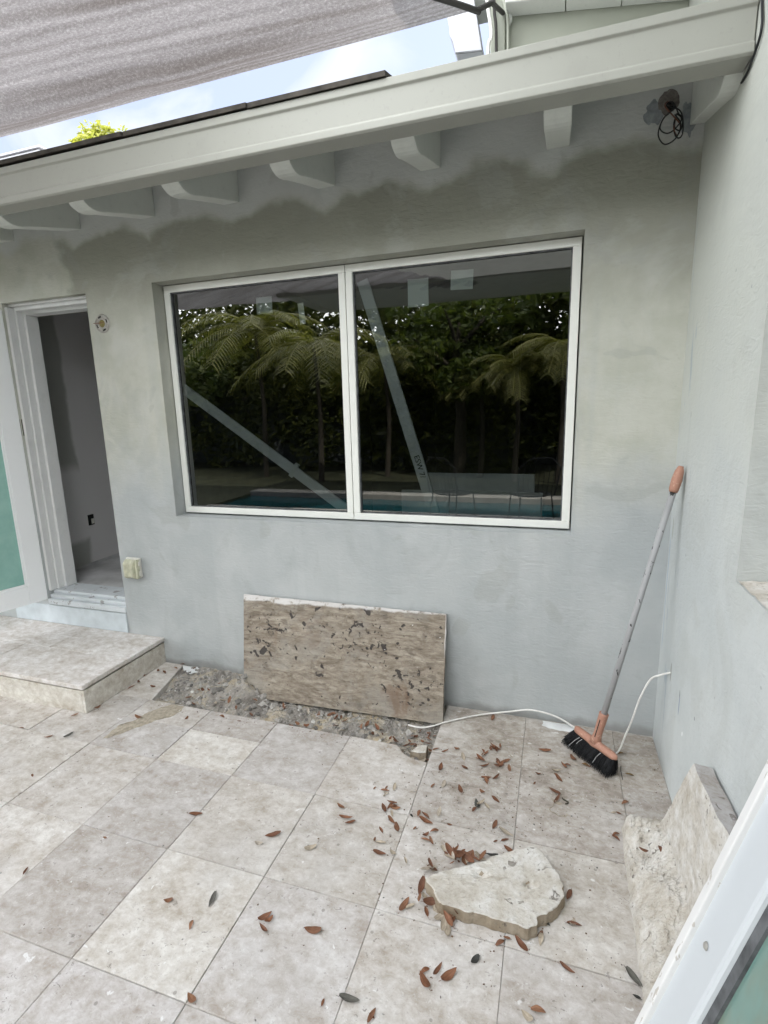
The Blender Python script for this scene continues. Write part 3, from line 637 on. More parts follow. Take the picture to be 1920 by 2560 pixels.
rm.add([(X0, Y1, ZA), (X1, Y1, ZA), (X1, Y1, ZB), (X0, Y1, ZB)], [(0, 1, 2, 3)]).add([(X0, .201, ZB), (X0, Y1, ZB), (X1, Y1, ZB), (X1, .201, ZB)], [(0, 1, 2, 3)])
rm.add([(X0, .201, ZA), (X1, .201, ZA), (X1, Y1, ZA), (X0, Y1, ZA)], [(0, 1, 2, 3)])
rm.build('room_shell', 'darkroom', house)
MB().box(-1.75, -.95, 3.2, 3.26, 0, 2.25).box(-1.85, -1.75, 3.19, 3.27, 0, 2.35).box(-.95, -.85, 3.19, 3.27, 0, 2.35).build('interior_door', 'olivedoor', house, bevel=.005)
MB().box(.0, .25, 2.4, 2.7, 0, 2.6).build('interior_column', 'lumber', house)

# ================================================================== SIDE WALL (right)
side = thing('side_wall', (0.1, -1.8, 0), 'pale grey stucco side wall on the right with deep stone-silled opening', 'wall')
us = [-3.6, -2.30, -.866, 0.55]; vs = [-0.25, 1.055, 2.30, 3.60]
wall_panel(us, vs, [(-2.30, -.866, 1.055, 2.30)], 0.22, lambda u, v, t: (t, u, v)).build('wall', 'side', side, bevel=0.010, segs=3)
sm = MB().grid(lambda u, v: (0.004 + u * 0.20 + 0.004 * noise.noise(Vector((u * 3, v * 40, 0))) * (1 - u), -2.295 + v * 1.426, 1.058 + 0.010 * u + 0.004 * noise.noise(Vector((u * 9, v * 60, 2)))), 24, 160)
sm.build('window_sill', 'rough', side, smooth=True)
MB().box(.150, .190, -2.298, -2.25, 1.09, 2.298).box(.150, .190, -.92, -.868, 1.09, 2.298).box(.150, .190, -2.25, -.92, 1.09, 1.13).box(.150, .190, -2.25, -.92, 2.26, 2.298).build('window_frame', 'frame', side, bevel=.003)
MB().box(.168, .172, -2.25, -.92, 1.13, 2.26).build('pane', 'glass', side)
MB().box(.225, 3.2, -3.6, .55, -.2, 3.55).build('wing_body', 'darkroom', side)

# upper roof overhang of the side wing: plank soffit, olive gable wall, white fascia end
up = thing('upper_roof_overhang', (-.4, .5, 3.4), 'olive upper gable wall under white planked soffit at top right', 'roof')
MB().box(-.785, -.001, .50, .60, 2.86, 3.60).build('gable_wall', 'olive', up)
sf = MB()
for k in range(11):
    y1 = .62 - k * .32; sf.box(-.80, 3.3, y1 - .317, y1, 3.605, 3.63)
sf.build('soffit_planks', 'soffit', up, bevel=.003)
for (a_, b_) in ((-.786, -.52), (-.516, -.28), (-.276, -.0012)):
    zl = lambda x: 3.386 - (x + .78) * .140
    MB().prism([(a_, .40, zl(a_)), (b_, .40, zl(b_)), (b_, .40, 3.60), (a_, .40, 3.60)], (0, .098, 0)).build('soffit_board', 'soffit', up, bevel=.004)
MB().prism([(-.800, .47, 3.604), (-.770, .47, 3.604), (-.760, .47, 3.36), (-.772, .47, 3.34), (-.790, .47, 3.39)], (0, .025, 0)).build('verge_board', 'soffit', up, bevel=.003)
MB().box(-.86, -.789, .46, .60, 2.90, 3.46).build('corner_post', 'olive', up, bevel=.004)
MB().box(-.80, 3.4, -3.2, 1.4, 3.64, 3.75).build('roof_deck', 'shingle', up)
# boxed white outrigger that hangs past the corner
bx = MB().prism([(-1.085, .48, 3.50), (-.945, .48, 3.50), (-.900, .48, 3.257), (-1.030, .48, 3.272), (-1.046, .48, 3.33), (-1.062, .48, 3.36), (-1.066, .48, 3.40)], (0, .22, 0))
bo = bx.build('outrigger_box', 'galv', up, bevel=.004)
MB().box(-1.09, -.801, .50, .69, 3.502, 3.60).build('outrigger_arm', 'soffit', up, bevel=.004)
MB().prism([(-1.031, .474, 3.271), (-.899, .474, 3.256), (-.898, .474, 3.262), (-1.032, .474, 3.278)], (0, .004, 0)).build('seam_line', 'gasket', bo)
tag(up, 'white planked soffit, olive wall and boxed beam end of the upper roof', 'roof')

# wires clipped to the corner post
def wire(name, pts, r, mat, label, cat='cable', sub=True, group=None, n=8):
    pts = [Vector(p) for p in pts]
    if sub:
        out = []
        P = [pts[0]] + pts + [pts[-1]]
        for i in range(1, len(P) - 2):
            for k in range(8):
                t = k / 8; a, b, c, d = P[i - 1], P[i], P[i + 1], P[i + 2]
                out.append(0.5 * ((2 * b) + (c - a) * t + (2 * a - 5 * b + 4 * c - d) * t * t + (3 * b - a - 3 * c + d) * t ** 3))
        out.append(pts[-1]); pts = out
    return solo(MB().tube(pts, r, n), name, mat, tuple(pts[0]), label, cat, group, smooth=True)
wire('cable', [(-.877, .42, 3.50), (-.868, .42, 3.40), (-.853, .42, 3.32), (-.85, .42, 3.27), (-.862, .42, 3.24), (-.872, .42, 3.05)], .008, 'cable', 'white conduit cable dropping beside the white boxed beam end', group=None)
wire('cable', [(-.842, .43, 3.50), (-.838, .43, 3.38), (-.829, .43, 3.30), (-.824, .43, 3.02)], .007, 'strap', 'black cable running down the olive corner post')
wire('cable', [(-.802, .452, 3.44), (-.786, .452, 3.38), (-.776, .452, 3.32), (-.772, .452, 3.05)], .007, 'olive', 'olive painted cable curving down the corner post by the gable wall')
# shade sail
C0 = Vector((-.845, 0.0, 3.132)); A0 = Vector((-6.8, 0.0, 3.10)); B0 = Vector((-6.8, -5.4, 3.35)); D0 = Vector((-1.5, -5.4, 3.30))
def sail_pt(u, v):
    u2 = u ** 1.6; v2 = v ** 1.6
    p = C0 * (1 - u2) * (1 - v2) + A0 * u2 * (1 - v2) + D0 * (1 - u2) * v2 + B0 * u2 * v2
    p.x -= 1.55 * math.sin(math.pi * v2) * (1 - u2)
    d = (p - C0); r = math.hypot(d.x, d.y); ang = math.atan2(-d.y, -d.x) if r > 1e-6 else 0
    edge = 1 - math.exp(-(r * math.sin(max(ang, 0))) / .10)
    am = min(r, 2.4) * .015
    an2 = math.atan2(-d.y, 2.6 - d.x)
    wv = am * (.9 * noise.noise(Vector((an2 * 36, r * .3, 0))) + .5 * noise.noise(Vector((an2 * 95, r * .5, 3))))
    wv += .010 * noise.noise(Vector((p.x * 3, p.y * 7, 5)))
    p.z += wv * (.15 + .85 * edge) + .05 * math.sin(math.pi * u2) * (1 if v2 > .01 else 1) * 0 - .02 * math.sin(math.pi * min(1, r / 5)) * edge
    p.z -= .035 * math.exp(-((r * math.sin(max(ang, 0)) - .16) / .10) ** 2) * min(1, r / .6)
    return p
sail = thing('shade_sail', tuple(C0), 'taupe fabric shade sail stretched overhead with creases running to its corner', 'shade sail')
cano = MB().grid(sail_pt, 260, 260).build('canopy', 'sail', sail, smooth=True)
ca = cano.data.color_attributes.new('fold_shade', 'FLOAT_COLOR', 'POINT')
for i, v_ in enumerate(cano.data.vertices):     # fold shading put into the colour along the stretched folds
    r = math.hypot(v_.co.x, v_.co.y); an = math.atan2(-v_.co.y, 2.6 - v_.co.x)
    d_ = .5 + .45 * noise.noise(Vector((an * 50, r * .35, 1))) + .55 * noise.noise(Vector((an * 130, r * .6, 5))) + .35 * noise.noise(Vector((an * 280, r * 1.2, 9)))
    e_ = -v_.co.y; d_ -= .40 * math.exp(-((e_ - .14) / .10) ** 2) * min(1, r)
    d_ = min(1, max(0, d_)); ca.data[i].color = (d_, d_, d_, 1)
MB().tube([sail_pt(0, v / 14) - Vector((0, 0, .012)) for v in range(0, 10)], .011, 8).build('edge_cord', 'strap', sail, smooth=True)
MB().tube([C0 + Vector((-.02, 0, -.004)), C0 + Vector((.03, .14, .10)), Vector((-.80, .452, 3.38))], .010, 8).build('corner_strap', 'strap', sail, smooth=True)

# box on the low roof, far left; yellow tree beyond
rv = thing('roof_vent', (-4.6, .75, 3.0), 'pale metal vent box standing on the low roof at far left', 'vent')
MB().box(-5.6, -3.945, .60, .90, 2.94, 3.372).build('housing', 'galv', rv, bevel=.006)
MB().box(-5.62, -3.925, .585, .915, 3.3725, 3.386).build('cover', 'galv', rv, bevel=.003)

# ================================================================== STEP
step = thing('entry_step', (-3.6, -.3, 0), 'cream travertine entry step below the open door', 'step')
SH = .167
rs = MB().box(-5.2, -2.825, -.6035, -.580, .0005, SH - .0370).build('riser', 'riser', step, bevel=.002)
MB().box(-2.8235, -2.8055, -.6035, -.001, .0005, SH - .0370).build('riser', 'riser', step, bevel=.002)
MB().box(-5.2, -2.850, -.560, -.002, .0005, SH - .0345).build('core', 'dirt', step)
k = 0
for (x0, x1) in ((-5.2, -4.4), (-4.398, -3.598), (-3.596, -2.800)):
    for (y0, y1) in ((-.606, -.305), (-.3035, -.0015)):
        ox = .2 if y0 > -.4 else 0
        MB().box(x0 + (ox if x0 > -5.1 else 0), min(x1 + ox, -2.798) - .0015, y0 - (.006 if y0 < -.5 else 0), y1, SH - .026, SH + random.uniform(-.0006, .0006)).build('tread', 'step', step, bevel=.004)

# ================================================================== FIXTURES ON THE WALLS
ob = thing('outlet_cover', (-2.958, 0, .62), 'yellowed weatherproof outlet cover on the grey wall between door and window', 'outlet')
o1 = MB().box(-3.010, -2.906, -.022, -.0005, .558, .684).build('back_plate', 'wplastic', ob, bevel=.006)
cvb = MB()
def bub(u, v):
    x = -3.012 + u * .094; z = .552 + v * .124
    e = min(1, 6 * min(u, 1 - u)) ** .5 * min(1, 6 * min(v, 1 - v)) ** .5
    return (x, -.022 - .034 * e - .006 * math.sin(u * 9), z)
cvb.grid(bub, 18, 20); cvb.build('lid', 'yplastic', ob, smooth=True)
MB().box(-2.916, -2.904, -.050, -.0225, .560, .680).build('rim', 'yplastic', ob, bevel=.004)
MB().box(-2.9035, -2.898, -.034, -.018, .640, .665).build('hinge', 'wplastic', ob, bevel=.002); MB().box(-2.9035, -2.898, -.034, -.018, .575, .605).build('hinge', 'wplastic', ob, bevel=.002)
lt = thing('light_socket', (-2.978, 0, 2.07), 'round bare lamp mounting ring with brass centre on the wall by the door', 'lamp mount')
MB().lathe([(.0, .004), (.020, .004), (.026, .010), (.030, .010), (.034, .004), (.041, .004), (.044, .009), (.048, .009), (.052, .001)], (-2.978, 0, 2.07), (0, -1, 0), 32).build('mounting_ring', 'metal', lt, smooth=True)
MB().lathe([(.0, .013), (.014, .012), (.021, .005)], (-2.978, 0, 2.07), (0, -1, 0), 20).build('socket', 'brass', lt, smooth=True)
for a in (20, 110, 200, 290):
    c = Vector((-2.978 + .037 * math.cos(R(a)), -.0045, 2.07 + .037 * math.sin(R(a)))); MB().box(-.010, .010, -.002, .001, -.004, .004, Matrix.Rotation(R(-a - 90), 3, 'Y'), c).build('slot', 'hole', lt)
MB().tube([(-2.96, -.008, 2.075), (-2.99, -.02, 2.07), (-3.028, -.016, 2.073)], .0022, 6).build('wire_end', 'copper', lt)
hx = thing('wall_socket_hole', (-4.035, .68, .73), 'small black open outlet hole low on the hallway wall', 'outlet')
P0 = None
wt = thing('wire_tangle', (-.13, -.06, 2.68), 'tangle of dark loose wires hanging from a hole below the eave in the corner', 'wires')
rw = random.Random(5)
def smooth_path(pts, n=6):
    pts = [Vector(p) for p in pts]; P = [pts[0]] + pts + [pts[-1]]; out = []
    for i in range(1, len(P) - 2):
        for k in range(n):
            t = k / n; a, b, c, d = P[i - 1], P[i], P[i + 1], P[i + 2]
            out.append(0.5 * ((2 * b) + (c - a) * t + (2 * a - 5 * b + 4 * c - d) * t * t + (3 * b - a - 3 * c + d) * t ** 3))
    return out + [pts[-1]]
for k in range(5):
    pts = [(-.130 + rw.uniform(-.012, .012), .01, 2.668 + rw.uniform(-.012, .012)), (-.125 + rw.uniform(-.02, .02), -.035, 2.64)]
    cx_, cz_ = -.114 + rw.uniform(-.022, .022), 2.565 + rw.uniform(-.032, .026); a0 = rw.uniform(0, 6.28); rx_, rz_ = rw.uniform(.014, .040), rw.uniform(.020, .056); dr = rw.choice((-1, 1))
    for j in range(7):
        a = 1.57 + dr * j * .95 + rw.uniform(-.2, .2); pts.append((cx_ + rx_ * math.cos(a) * rw.uniform(.8, 1.1), -.045 + .018 * math.sin(a * 1.3 + k), cz_ + rz_ * math.sin(a) * rw.uniform(.85, 1.1)))
    MB().tube(smooth_path(pts), .0024, 6).build('wire', 'copper' if k in (2, 5) else 'wire', wt, smooth=True)
hb = [(-.128 + (.036 + .010 * noise.noise(Vector((i * .6, 2, 1)))) * math.cos(i * .2618), -.0022, 2.668 + (.042 + .014 * noise.noise(Vector((i * .5, 7, 3)))) * math.sin(i * .2618)) for i in range(24)]
MB().add(hb, [tuple(range(24))]).build('mortar_scar', simple('brown_grey_mortar', (0.17, 0.155, 0.145), .95, .4, 60), wt)
MB().lathe([(.0, .0030), (.016, .0030)], (-.122, 0, 2.652), (0, -1, 0), 16).build('box_hole', 'hole', wt)
# unpainted bluish blotches round the wire hole
for nm, cx, cz, rx, rz in (('plaster_patch', -.175, 2.640, .035, .045), ('plaster_patch', -.055, 2.600, .030, .060)):
    solo(MB().add([(cx + rx * (1 + .5 * noise.noise(Vector((math.cos(i * .157) * 2, math.sin(i * .157) * 2, cx * 30)))) * math.cos(i * .157), -.0012 if cx < -.1 else -.0015, cz + rz * (1 + .5 * noise.noise(Vector((math.cos(i * .157) * 2, math.sin(i * .157) * 2, cx * 30 + 9)))) * math.sin(i * .157)) for i in range(40)], [tuple(range(40))]), nm, simple('blue_grey_putty', (0.27, 0.295, 0.31), .9, .3, 40), (cx, -.001, cz), 'blue grey putty blotch left of the wire tangle under the eave' if cx < -.1 else 'blue grey putty blotch right of the wire tangle against the corner rafter', 'putty patch')
wire('cable', [(-.004, -.560, 2.80), (-.005, -.585, 2.62), (-.006, -.61, 2.52), (-.005, -.53, 2.478), (-.004, -.46, 2.475)], .0035, 'wire', 'thin black cable down the side wall at the end of the eave beam')
# white cable out of the side wall, across the floor behind the broom and under the slab
wire('cable', [(.01, -.233, .452), (-.032, -.2, .414), (-.068, -.2, .386), (-.101, -.2, .296), (-.126, -.2, .186), (-.146, -.2, .114), (-.181, -.215, .022), (-.23, -.16, .008), (-.334, -.06, .008), (-.437, -.042, .050), (-.551, -.04, .064), (-.647, -.043, .043), (-.806, -.07, .012), (-.947, -.165, .010), (-1.025, -.228, .008), (-1.08, -.240, .002), (-1.14, -.215, -.012)], .0040, 'cable', 'white cable looping from the side wall past the broom to the leaning slab', n=10)

# ================================================================== LEANING SLAB
sb = thing('stone_slab', (-1.55, -.10, 0), 'large brown veined stone slab with dark pits leaning under the window', 'slab')
BL, BR, TL, TR = Vector((-2.100, -.205, -.012)), Vector((-.974, -.180, -.002)), Vector((-2.168, -.030, .522)), Vector((-.983, -.028, .521))
nrm = ((BR - BL).cross(TL - BL)).normalized()
if nrm.y > 0: nrm = -nrm
def slabf(u, v, side):
    p = BL * (1 - u) * (1 - v) + BR * u * (1 - v) + TL * (1 - u) * v + TR * u * v
    d = .0012 * noise.noise(Vector((p.x * 14, p.z * 40, 0)))
    ed = .0025 * noise.noise(Vector((p.x * 20, p.z * 20, 8)))
    if v in (0, 1): p.z += ed
    if u in (0, 1): p.x += ed
    return p + nrm * (d if side else -.022)
sg = MB(); NU, NV = 110, 50
fr = [slabf(i / NU, j / NV, 1) for j in range(NV + 1) for i in range(NU + 1)]; bk = [slabf(i / NU, j / NV, 0) for j in range(NV + 1) for i in range(NU + 1)]
ix = lambda i, j: j * (NU + 1) + i; NN = (NU + 1) * (NV + 1)
fs = [(ix(i, j), ix(i + 1, j), ix(i + 1, j + 1), ix(i, j + 1)) for j in range(NV) for i in range(NU)] + [(NN + ix(i, j), NN + ix(i, j + 1), NN + ix(i + 1, j + 1), NN + ix(i + 1, j)) for j in range(NV) for i in range(NU)]
for i in range(NU): fs += [(ix(i, 0), NN + ix(i, 0), NN + ix(i + 1, 0), ix(i + 1, 0)), (ix(i, NV), ix(i + 1, NV), NN + ix(i + 1, NV), NN + ix(i, NV))]
for j in range(NV): fs += [(ix(0, j), ix(0, j + 1), NN + ix(0, j + 1), NN + ix(0, j)), (ix(NU, j), NN + ix(NU, j), NN + ix(NU, j + 1), ix(NU, j + 1))]
sg.add(fr + bk, fs); sg.build('slab_body', 'slab', sb)

# ================================================================== BROOM
HL, HR = Vector((-.357, -.185, .096)), Vector((-.197, -.362, .094)); HM = (HL + HR) / 2
ax = (HR - HL).normalized()
CAPT, CAPB = Vector((-.020, -.196, 1.302)), None
hdir = (CAPT - (HM + Vector((0.004, 0.0, .02)))).normalized()
br = thing('broom', (-.30, -.26, 0), 'broom with salmon pink head and long grey handle leaning in the corner', 'broom')
b0 = HM + hdir * .02
SOCK = b0 + hdir * .125
MB().tube([SOCK - hdir * .06, CAPT - hdir * .07], .0125, 16).build('handle', 'handle', br, smooth=True)
cpb = CAPT - hdir * .105
MB().tube([cpb, cpb + hdir * .012, cpb + hdir * .05, cpb + hdir * .085, CAPT], [.0150, .0185, .0200, .0165, .0090], 16).build('grip_cap', 'peach', br, smooth=True)
# head: bar with flared socket
up_h = ax.cross(Vector((hdir.x, hdir.y, hdir.z))).normalized()      # roughly sideways of the head
fw_h = up_h if up_h.y < 0 else -up_h
top_h = ax.cross(fw_h).normalized(); top_h = top_h if top_h.z > 0 else -top_h
MH = Matrix((ax, fw_h, top_h)).transposed()
hd = MB(); LH = (HR - HL).length / 2
sec = [(-.016, -.010), (-.018, 0), (-.014, .012), (-.006, .018), (.006, .018), (.014, .012), (.018, 0), (.016, -.010)]
ns = 26; ring = []
for i in range(ns + 1):
    t = -1 + 2 * i / ns; k_ = max(0, 1 - abs(t) ** 8) ** .5 if abs(t) < 1 else .05
    k_ = max(k_, .12); bump_ = 1 + .25 * math.exp(-(t / .16) ** 2)
    for (a, b) in sec: ring.append(HM + MH @ Vector((t * LH, a * k_ * bump_, b * (.4 + .6 * k_) * bump_)))
n8 = len(sec); fs = [(i * n8 + k2, i * n8 + (k2 + 1) % n8, (i + 1) * n8 + (k2 + 1) % n8, (i + 1) * n8 + k2) for i in range(ns) for k2 in range(n8)] + [tuple(range(n8))[::-1], tuple(ns * n8 + k2 for k2 in range(n8))]
hd.add(ring, fs); head = hd.build('brush_head', 'peach', br, smooth=True)
sk = MB().tube([HM + hdir * .004, HM + hdir * .03, HM + hdir * .05, SOCK - hdir * .008, SOCK], [.026, .0195, .0175, .0195, .0205], 18); sk.build('socket', 'peach', head, smooth=True)
sd_ = (CAM - SOCK); sd_ -= hdir * sd_.dot(hdir); sd_.normalize(); sx_ = sd_.cross(hdir)
MS = Matrix((sx_, sd_, hdir)).transposed()
MB().box(.006, .0095, .0120, .0185, .035, .120, MS, HM).build('slot', 'hole', head)
bs = MB(); rbz = random.Random(2)
TIPV = Vector((-.302, -.258, 0)) - HM
for k in range(5200):
    t = rbz.uniform(-.97, .97); s_ = rbz.uniform(-1, 1)
    root = HM + MH @ Vector((t * LH, s_ * .013, -.008))
    tip = HM + Vector((TIPV.x, TIPV.y, 0)) + MH @ Vector((t * LH * 1.17 + rbz.uniform(-.006, .006), 0, 0)) + Vector((fw_h.x, fw_h.y, 0)) * (s_ * .034 + rbz.uniform(-.006, .006))
    tip.z = rbz.uniform(.001, .014) if rbz.random() < .7 else rbz.uniform(.01, .03)
    mid = root.lerp(tip, .55) + Vector((0, 0, .004)) + Vector((rbz.uniform(-1, 1), rbz.uniform(-1, 1), 0)) * .003
    wv = (Vector((rbz.uniform(-1, 1), rbz.uniform(-1, 1), .2))).normalized() * .0008
    bs.add([root - wv, root + wv, mid + wv * .9, tip + wv * .5, tip - wv * .5, mid - wv * .9], [(0, 1, 2, 5), (5, 2, 3, 4)])
bs.build('bristles', 'bristle', head)
core = MB()
cr_ = []
for i in range(13):
    t = -1 + i / 6
    for (s_, zf) in ((-1, 0), (1, 0), (1.6, .8), (-1.6, .8)):
        rt_ = HM + MH @ Vector((t * LH * (.96 + .12 * zf), s_ * .011, -.006)); q = rt_.lerp(HM + Vector((TIPV.x, TIPV.y, -HM.z + .02)) + MH @ Vector((t * LH * 1.1, s_ * .016, 0)), zf); cr_.append(q)
core.add(cr_, [(i * 4 + k2, i * 4 + (k2 + 1) % 4, (i + 1) * 4 + (k2 + 1) % 4, (i + 1) * 4 + k2) for i in range(12) for k2 in range(4)] + [(3, 2, 1, 0), (48, 49, 50, 51)])
core.build('bristle_core', 'bristle', head)
for t, l_ in ((-.55, .9), (-.42, .45), (.45, .8)):
    a = HM + MH @ Vector((t * LH, .021, -.012)); b_ = HM + Vector((TIPV.x, TIPV.y, -HM.z + .02)) + MH @ Vector((t * LH * 1.15, .040, 0))
    MB().tube([a, a.lerp(b_, .3 * l_) + Vector((fw_h.x, fw_h.y, 0)) * .012, a.lerp(b_, l_) + Vector((fw_h.x, fw_h.y, 0)) * .006], .0011, 5).build('loose_thread', 'thread', head)

# ================================================================== LOOSE STONES
# flat broken paver among the leaves
outl = [(-.846, -1.085), (-.800, -1.048), (-.72, -1.000), (-.655, -.950), (-.585, -.900), (-.525, -.862), (-.498, -.857), (-.468, -.885), (-.448, -.922), (-.428, -.940), (-.416, -.985), (-.414, -1.022), (-.432, -1.068), (-.460, -1.098), (-.486, -1.118), (-.492, -1.146), (-.520, -1.162), (-.556, -1.160), (-.610, -1.158), (-.690, -1.160), (-.765, -1.163), (-.790, -1.150), (-.815, -1.118)]
def ragged(o, amp, sub=6, seed=0):
    out = []
    for i in range(len(o)):
        a, b = Vector(o[i]), Vector(o[(i + 1) % len(o)])
        for k in range(sub):
            p = a.lerp(b, k / sub); n_ = noise.noise(Vector((p.x * 40, p.y * 40, seed))) * amp + noise.noise(Vector((p.x * 120, p.y * 120, seed))) * amp * .5
            d = (b - a).normalized(); out.append(Vector((p.x - d.y * n_, p.y + d.x * n_)))
    return out
def chunk(poly, z0, z1, inset, seed, name, label, cat, holes=()):
    n = len(poly); c = sum((Vector(p) for p in poly), Vector((0, 0))) / n; mb = MB(); rings = []
    spec = [(1.0, z0, 0), (1.0, z0 + (z1 - z0) * .35, .003), (.995, z0 + (z1 - z0) * .7, .004), (1 - inset * .4, z1 - .003, .002), (1 - inset, z1, .0015)] + [(1 - inset - k * (1 - inset) / 14, z1, .0022) for k in range(1, 14)]
    for (f, z, am) in spec:
        rings.append([(c.x + (p[0] - c.x) * f * (1 + am * 3 * noise.noise(Vector((p[0] * 60, p[1] * 60, z * 90 + seed)))), c.y + (p[1] - c.y) * f * (1 + am * 3 * noise.noise(Vector((p[0] * 60, p[1] * 60, z * 90 + seed + 5)))), z) for p in poly])
    vs = []
    for r_, (f, z, am) in zip(rings, spec):
        for (x, y, zz) in r_:
            if f < 1 - inset + 1e-6:
                zz += .0025 * noise.noise(Vector((x * 18, y * 18, seed))) + .0012 * noise.noise(Vector((x * 70, y * 70, seed)))
                for (hx_, hy, hr, hd_) in holes:
                    dd = math.hypot((x - hx_) / hr, (y - hy) / (hr * .65)) + .5 * noise.noise(Vector((x * 60, y * 60, 3)))
                    if dd < 1: zz -= hd_ * (1 - dd * dd)
            vs.append((x, y, zz))
    K = len(spec); fs = [(r_ * n + i, r_ * n + (i + 1) % n, (r_ + 1) * n + (i + 1) % n, (r_ + 1) * n + i) for r_ in range(K - 1) for i in range(n)]
    vs.append((c.x, c.y, z1)); fs += [((K - 1) * n + i, (K - 1) * n + (i + 1) % n, len(vs) - 1) for i in range(n)]
    mb.add(vs, fs)
    o = solo(mb, name, 'smoothstone', (c.x, c.y, 0), label, cat); o.data.materials.append(MT['edge'])
    for p in o.data.polygons:
        if abs(p.normal.z) < .6 and p.center.z < z1 - .006: p.material_index = 1
    return o
chunk(ragged(outl, .007, 6, 1), .003, .046, .022, 1, 'broken_paver', 'flat broken travertine paver lying among brown leaves on the patio', 'paver', [(-.672, -1.02, .030, .016), (-.517, -1.015, .024, .014), (-.70, -1.06, .012, .008)])
chunk(ragged([(-1.073, -.428), (-1.046, -.372), (-1.004, -.360), (-1.000, -.418), (-1.03, -.43)], .002, 4, 4), -.045, .004, .12, 3, 'stone_chunk', 'small white stone block in the leafy end of the dug strip', 'stone')
# big broken slab leaning on the side wall: smooth slab + spalled foot
ls = thing('leaning_stone', (-.12, -1.0, 0), 'big rough broken stone slab leaning against the foot of the side wall', 'stone slab')
def lean(v, u):     # u along the wall (0 far .. 1 near), v up the slope
    t = u * 1.06; y = -.643 - t
    lim = min(1.0, max(.012, t / .217)); zt = .470 + .085 * max(0, t - .217)
    p = Vector((-.100 - .010 * u, y, 0)).lerp(Vector((-.056, y, zt)), v * lim)
    k1 = noise.noise(Vector((y * 9, v * 7, 1))); k2 = noise.noise(Vector((y * 26, v * 20, 4))); k3 = noise.noise(Vector((y * 80, v * 60, 7)))
    sp_ = max(0.0, math.sin(y * 7 + v * 5 + 2 * k1)) * max(0, u - .25) * .030
    return p + Vector((-1, 0, .1)) * (.0035 * k1 + .0022 * k2 + .0010 * k3 - sp_)
lm = MB(); NU, NV = 60, 150
A = [lean(i / NU, j / NV) for j in range(NV + 1) for i in range(NU + 1)]
B = [Vector((min(p.x + .050, -.003), p.y, max(p.z - .006, .001))) for p in A]
ixx = lambda i, j: j * (NU + 1) + i; NN = len(A)
fs = [(ixx(i, j), ixx(i, j + 1), ixx(i + 1, j + 1), ixx(i + 1, j)) for j in range(NV) for i in range(NU)] + [(NN + ixx(i, j), NN + ixx(i + 1, j), NN + ixx(i + 1, j + 1), NN + ixx(i, j + 1)) for j in range(NV) for i in range(NU)]
nf = len(fs)
for j in range(NV): fs += [(ixx(NU, j), ixx(NU, j + 1), NN + ixx(NU, j + 1), NN + ixx(NU, j)), (ixx(0, j), NN + ixx(0, j), NN + ixx(0, j + 1), ixx(0, j + 1))]
for i in range(NU): fs += [(ixx(i, 0), ixx(i + 1, 0), NN + ixx(i + 1, 0), NN + ixx(i, 0)), (ixx(i, NV), NN + ixx(i, NV), NN + ixx(i + 1, NV), ixx(i + 1, NV))]
lm.add(A + B, fs); lo_ = lm.build('slab_body', 'smoothstone', ls); lo_.data.materials.append(MT['greyedge'])
for i, p in enumerate(lo_.data.polygons):
    if i >= nf: p.material_index = 1
ft = MB()
def foot(u, v):
    t = u * 1.04; y = -.640 - t
    rise = .062 + .140 * min(1, (t / .34)) ** 1.1 + .03 * math.sin(t * 9 + 1)
    n1_ = noise.noise(Vector((y * 7, v * 2.5, 2))); n2_ = noise.noise(Vector((y * 24, v * 9, 5))); n3_ = noise.noise(Vector((y * 70, v * 28, 8))); n4_ = noise.noise(Vector((y * 170, v * 70, 9)))
    xl = -.207 - .020 * u + .006 * n1_ + .004 * noise.noise(Vector((y * 30, 0, 1)))
    h0 = .040 + .012 * n1_
    if v < .22: x, z = xl + .012 * v / .22, h0 * v / .22
    else:
        w_ = (v - .22) / .78; x = xl + .012 + (-.066 - xl - .012) * w_; z = h0 + (rise - h0) * w_ ** .85
    am = min(1, v * 6) * min(1, (1 - v) * 4 + .25) * min(1, u * 14 + .3)
    z += am * (.024 * n1_ + .014 * n2_ + .008 * n3_ + .0035 * n4_); x += am * (.008 * n2_ + .008 * n3_)
    return (x, y + (.016 * n2_ if u < .01 else 0), max(z, 0.0) if v > 0 else -.001)
ft.grid(foot, 220, 60)
ft.add([(-.207, -.640, 0), (-.195, -.640, .034), (-.15, -.638, .052), (-.10, -.636, .050), (-.09, -.634, 0)], [(0, 1, 2, 3, 4)])
ft.build('spalled_foot', 'spall', ls)

# ================================================================== LEANING DOOR PANEL (front right)
WL, LEN = .50, 2.0; HH = math.sqrt(LEN * LEN - WL * WL)
e_u = Vector((WL, 0, HH)) / LEN; e_v = Vector((0, -1, 0)); e_n = Vector((-HH, 0, WL)) / LEN
PM = Matrix((e_v, e_n, e_u)).transposed(); PO = Vector((-WL - .005, -1.772, .003))
dp = thing('door_panel', tuple(PO), 'white framed teal glass door panel leaning at lower right', 'door')
PW = .62
pf = MB()
def pb(mb, a, b, n0, n1, h0, h1): return mb.box(a, b, n0, n1, h0, h1, PM, PO)
pb(pf, .004, .088, -.042, -.006, .0, LEN - .02); pb(pf, PW - .088, PW, -.042, -.006, .0, LEN - .02); pb(pf, .088, PW - .088, -.042, -.006, 0, .12); pb(pf, .088, PW - .088, -.042, -.006, LEN - .13, LEN - .02)
pf.build('frame', 'panel', dp, bevel=.008, segs=3)
fl_ = MB(); pb(fl_, -.012, .0035, -.042, -.010, .0, LEN - .02); pb(fl_, -.004, .013, -.0098, .002, 0, LEN - .02); fl_.build('flange', 'lip', dp, bevel=.002)
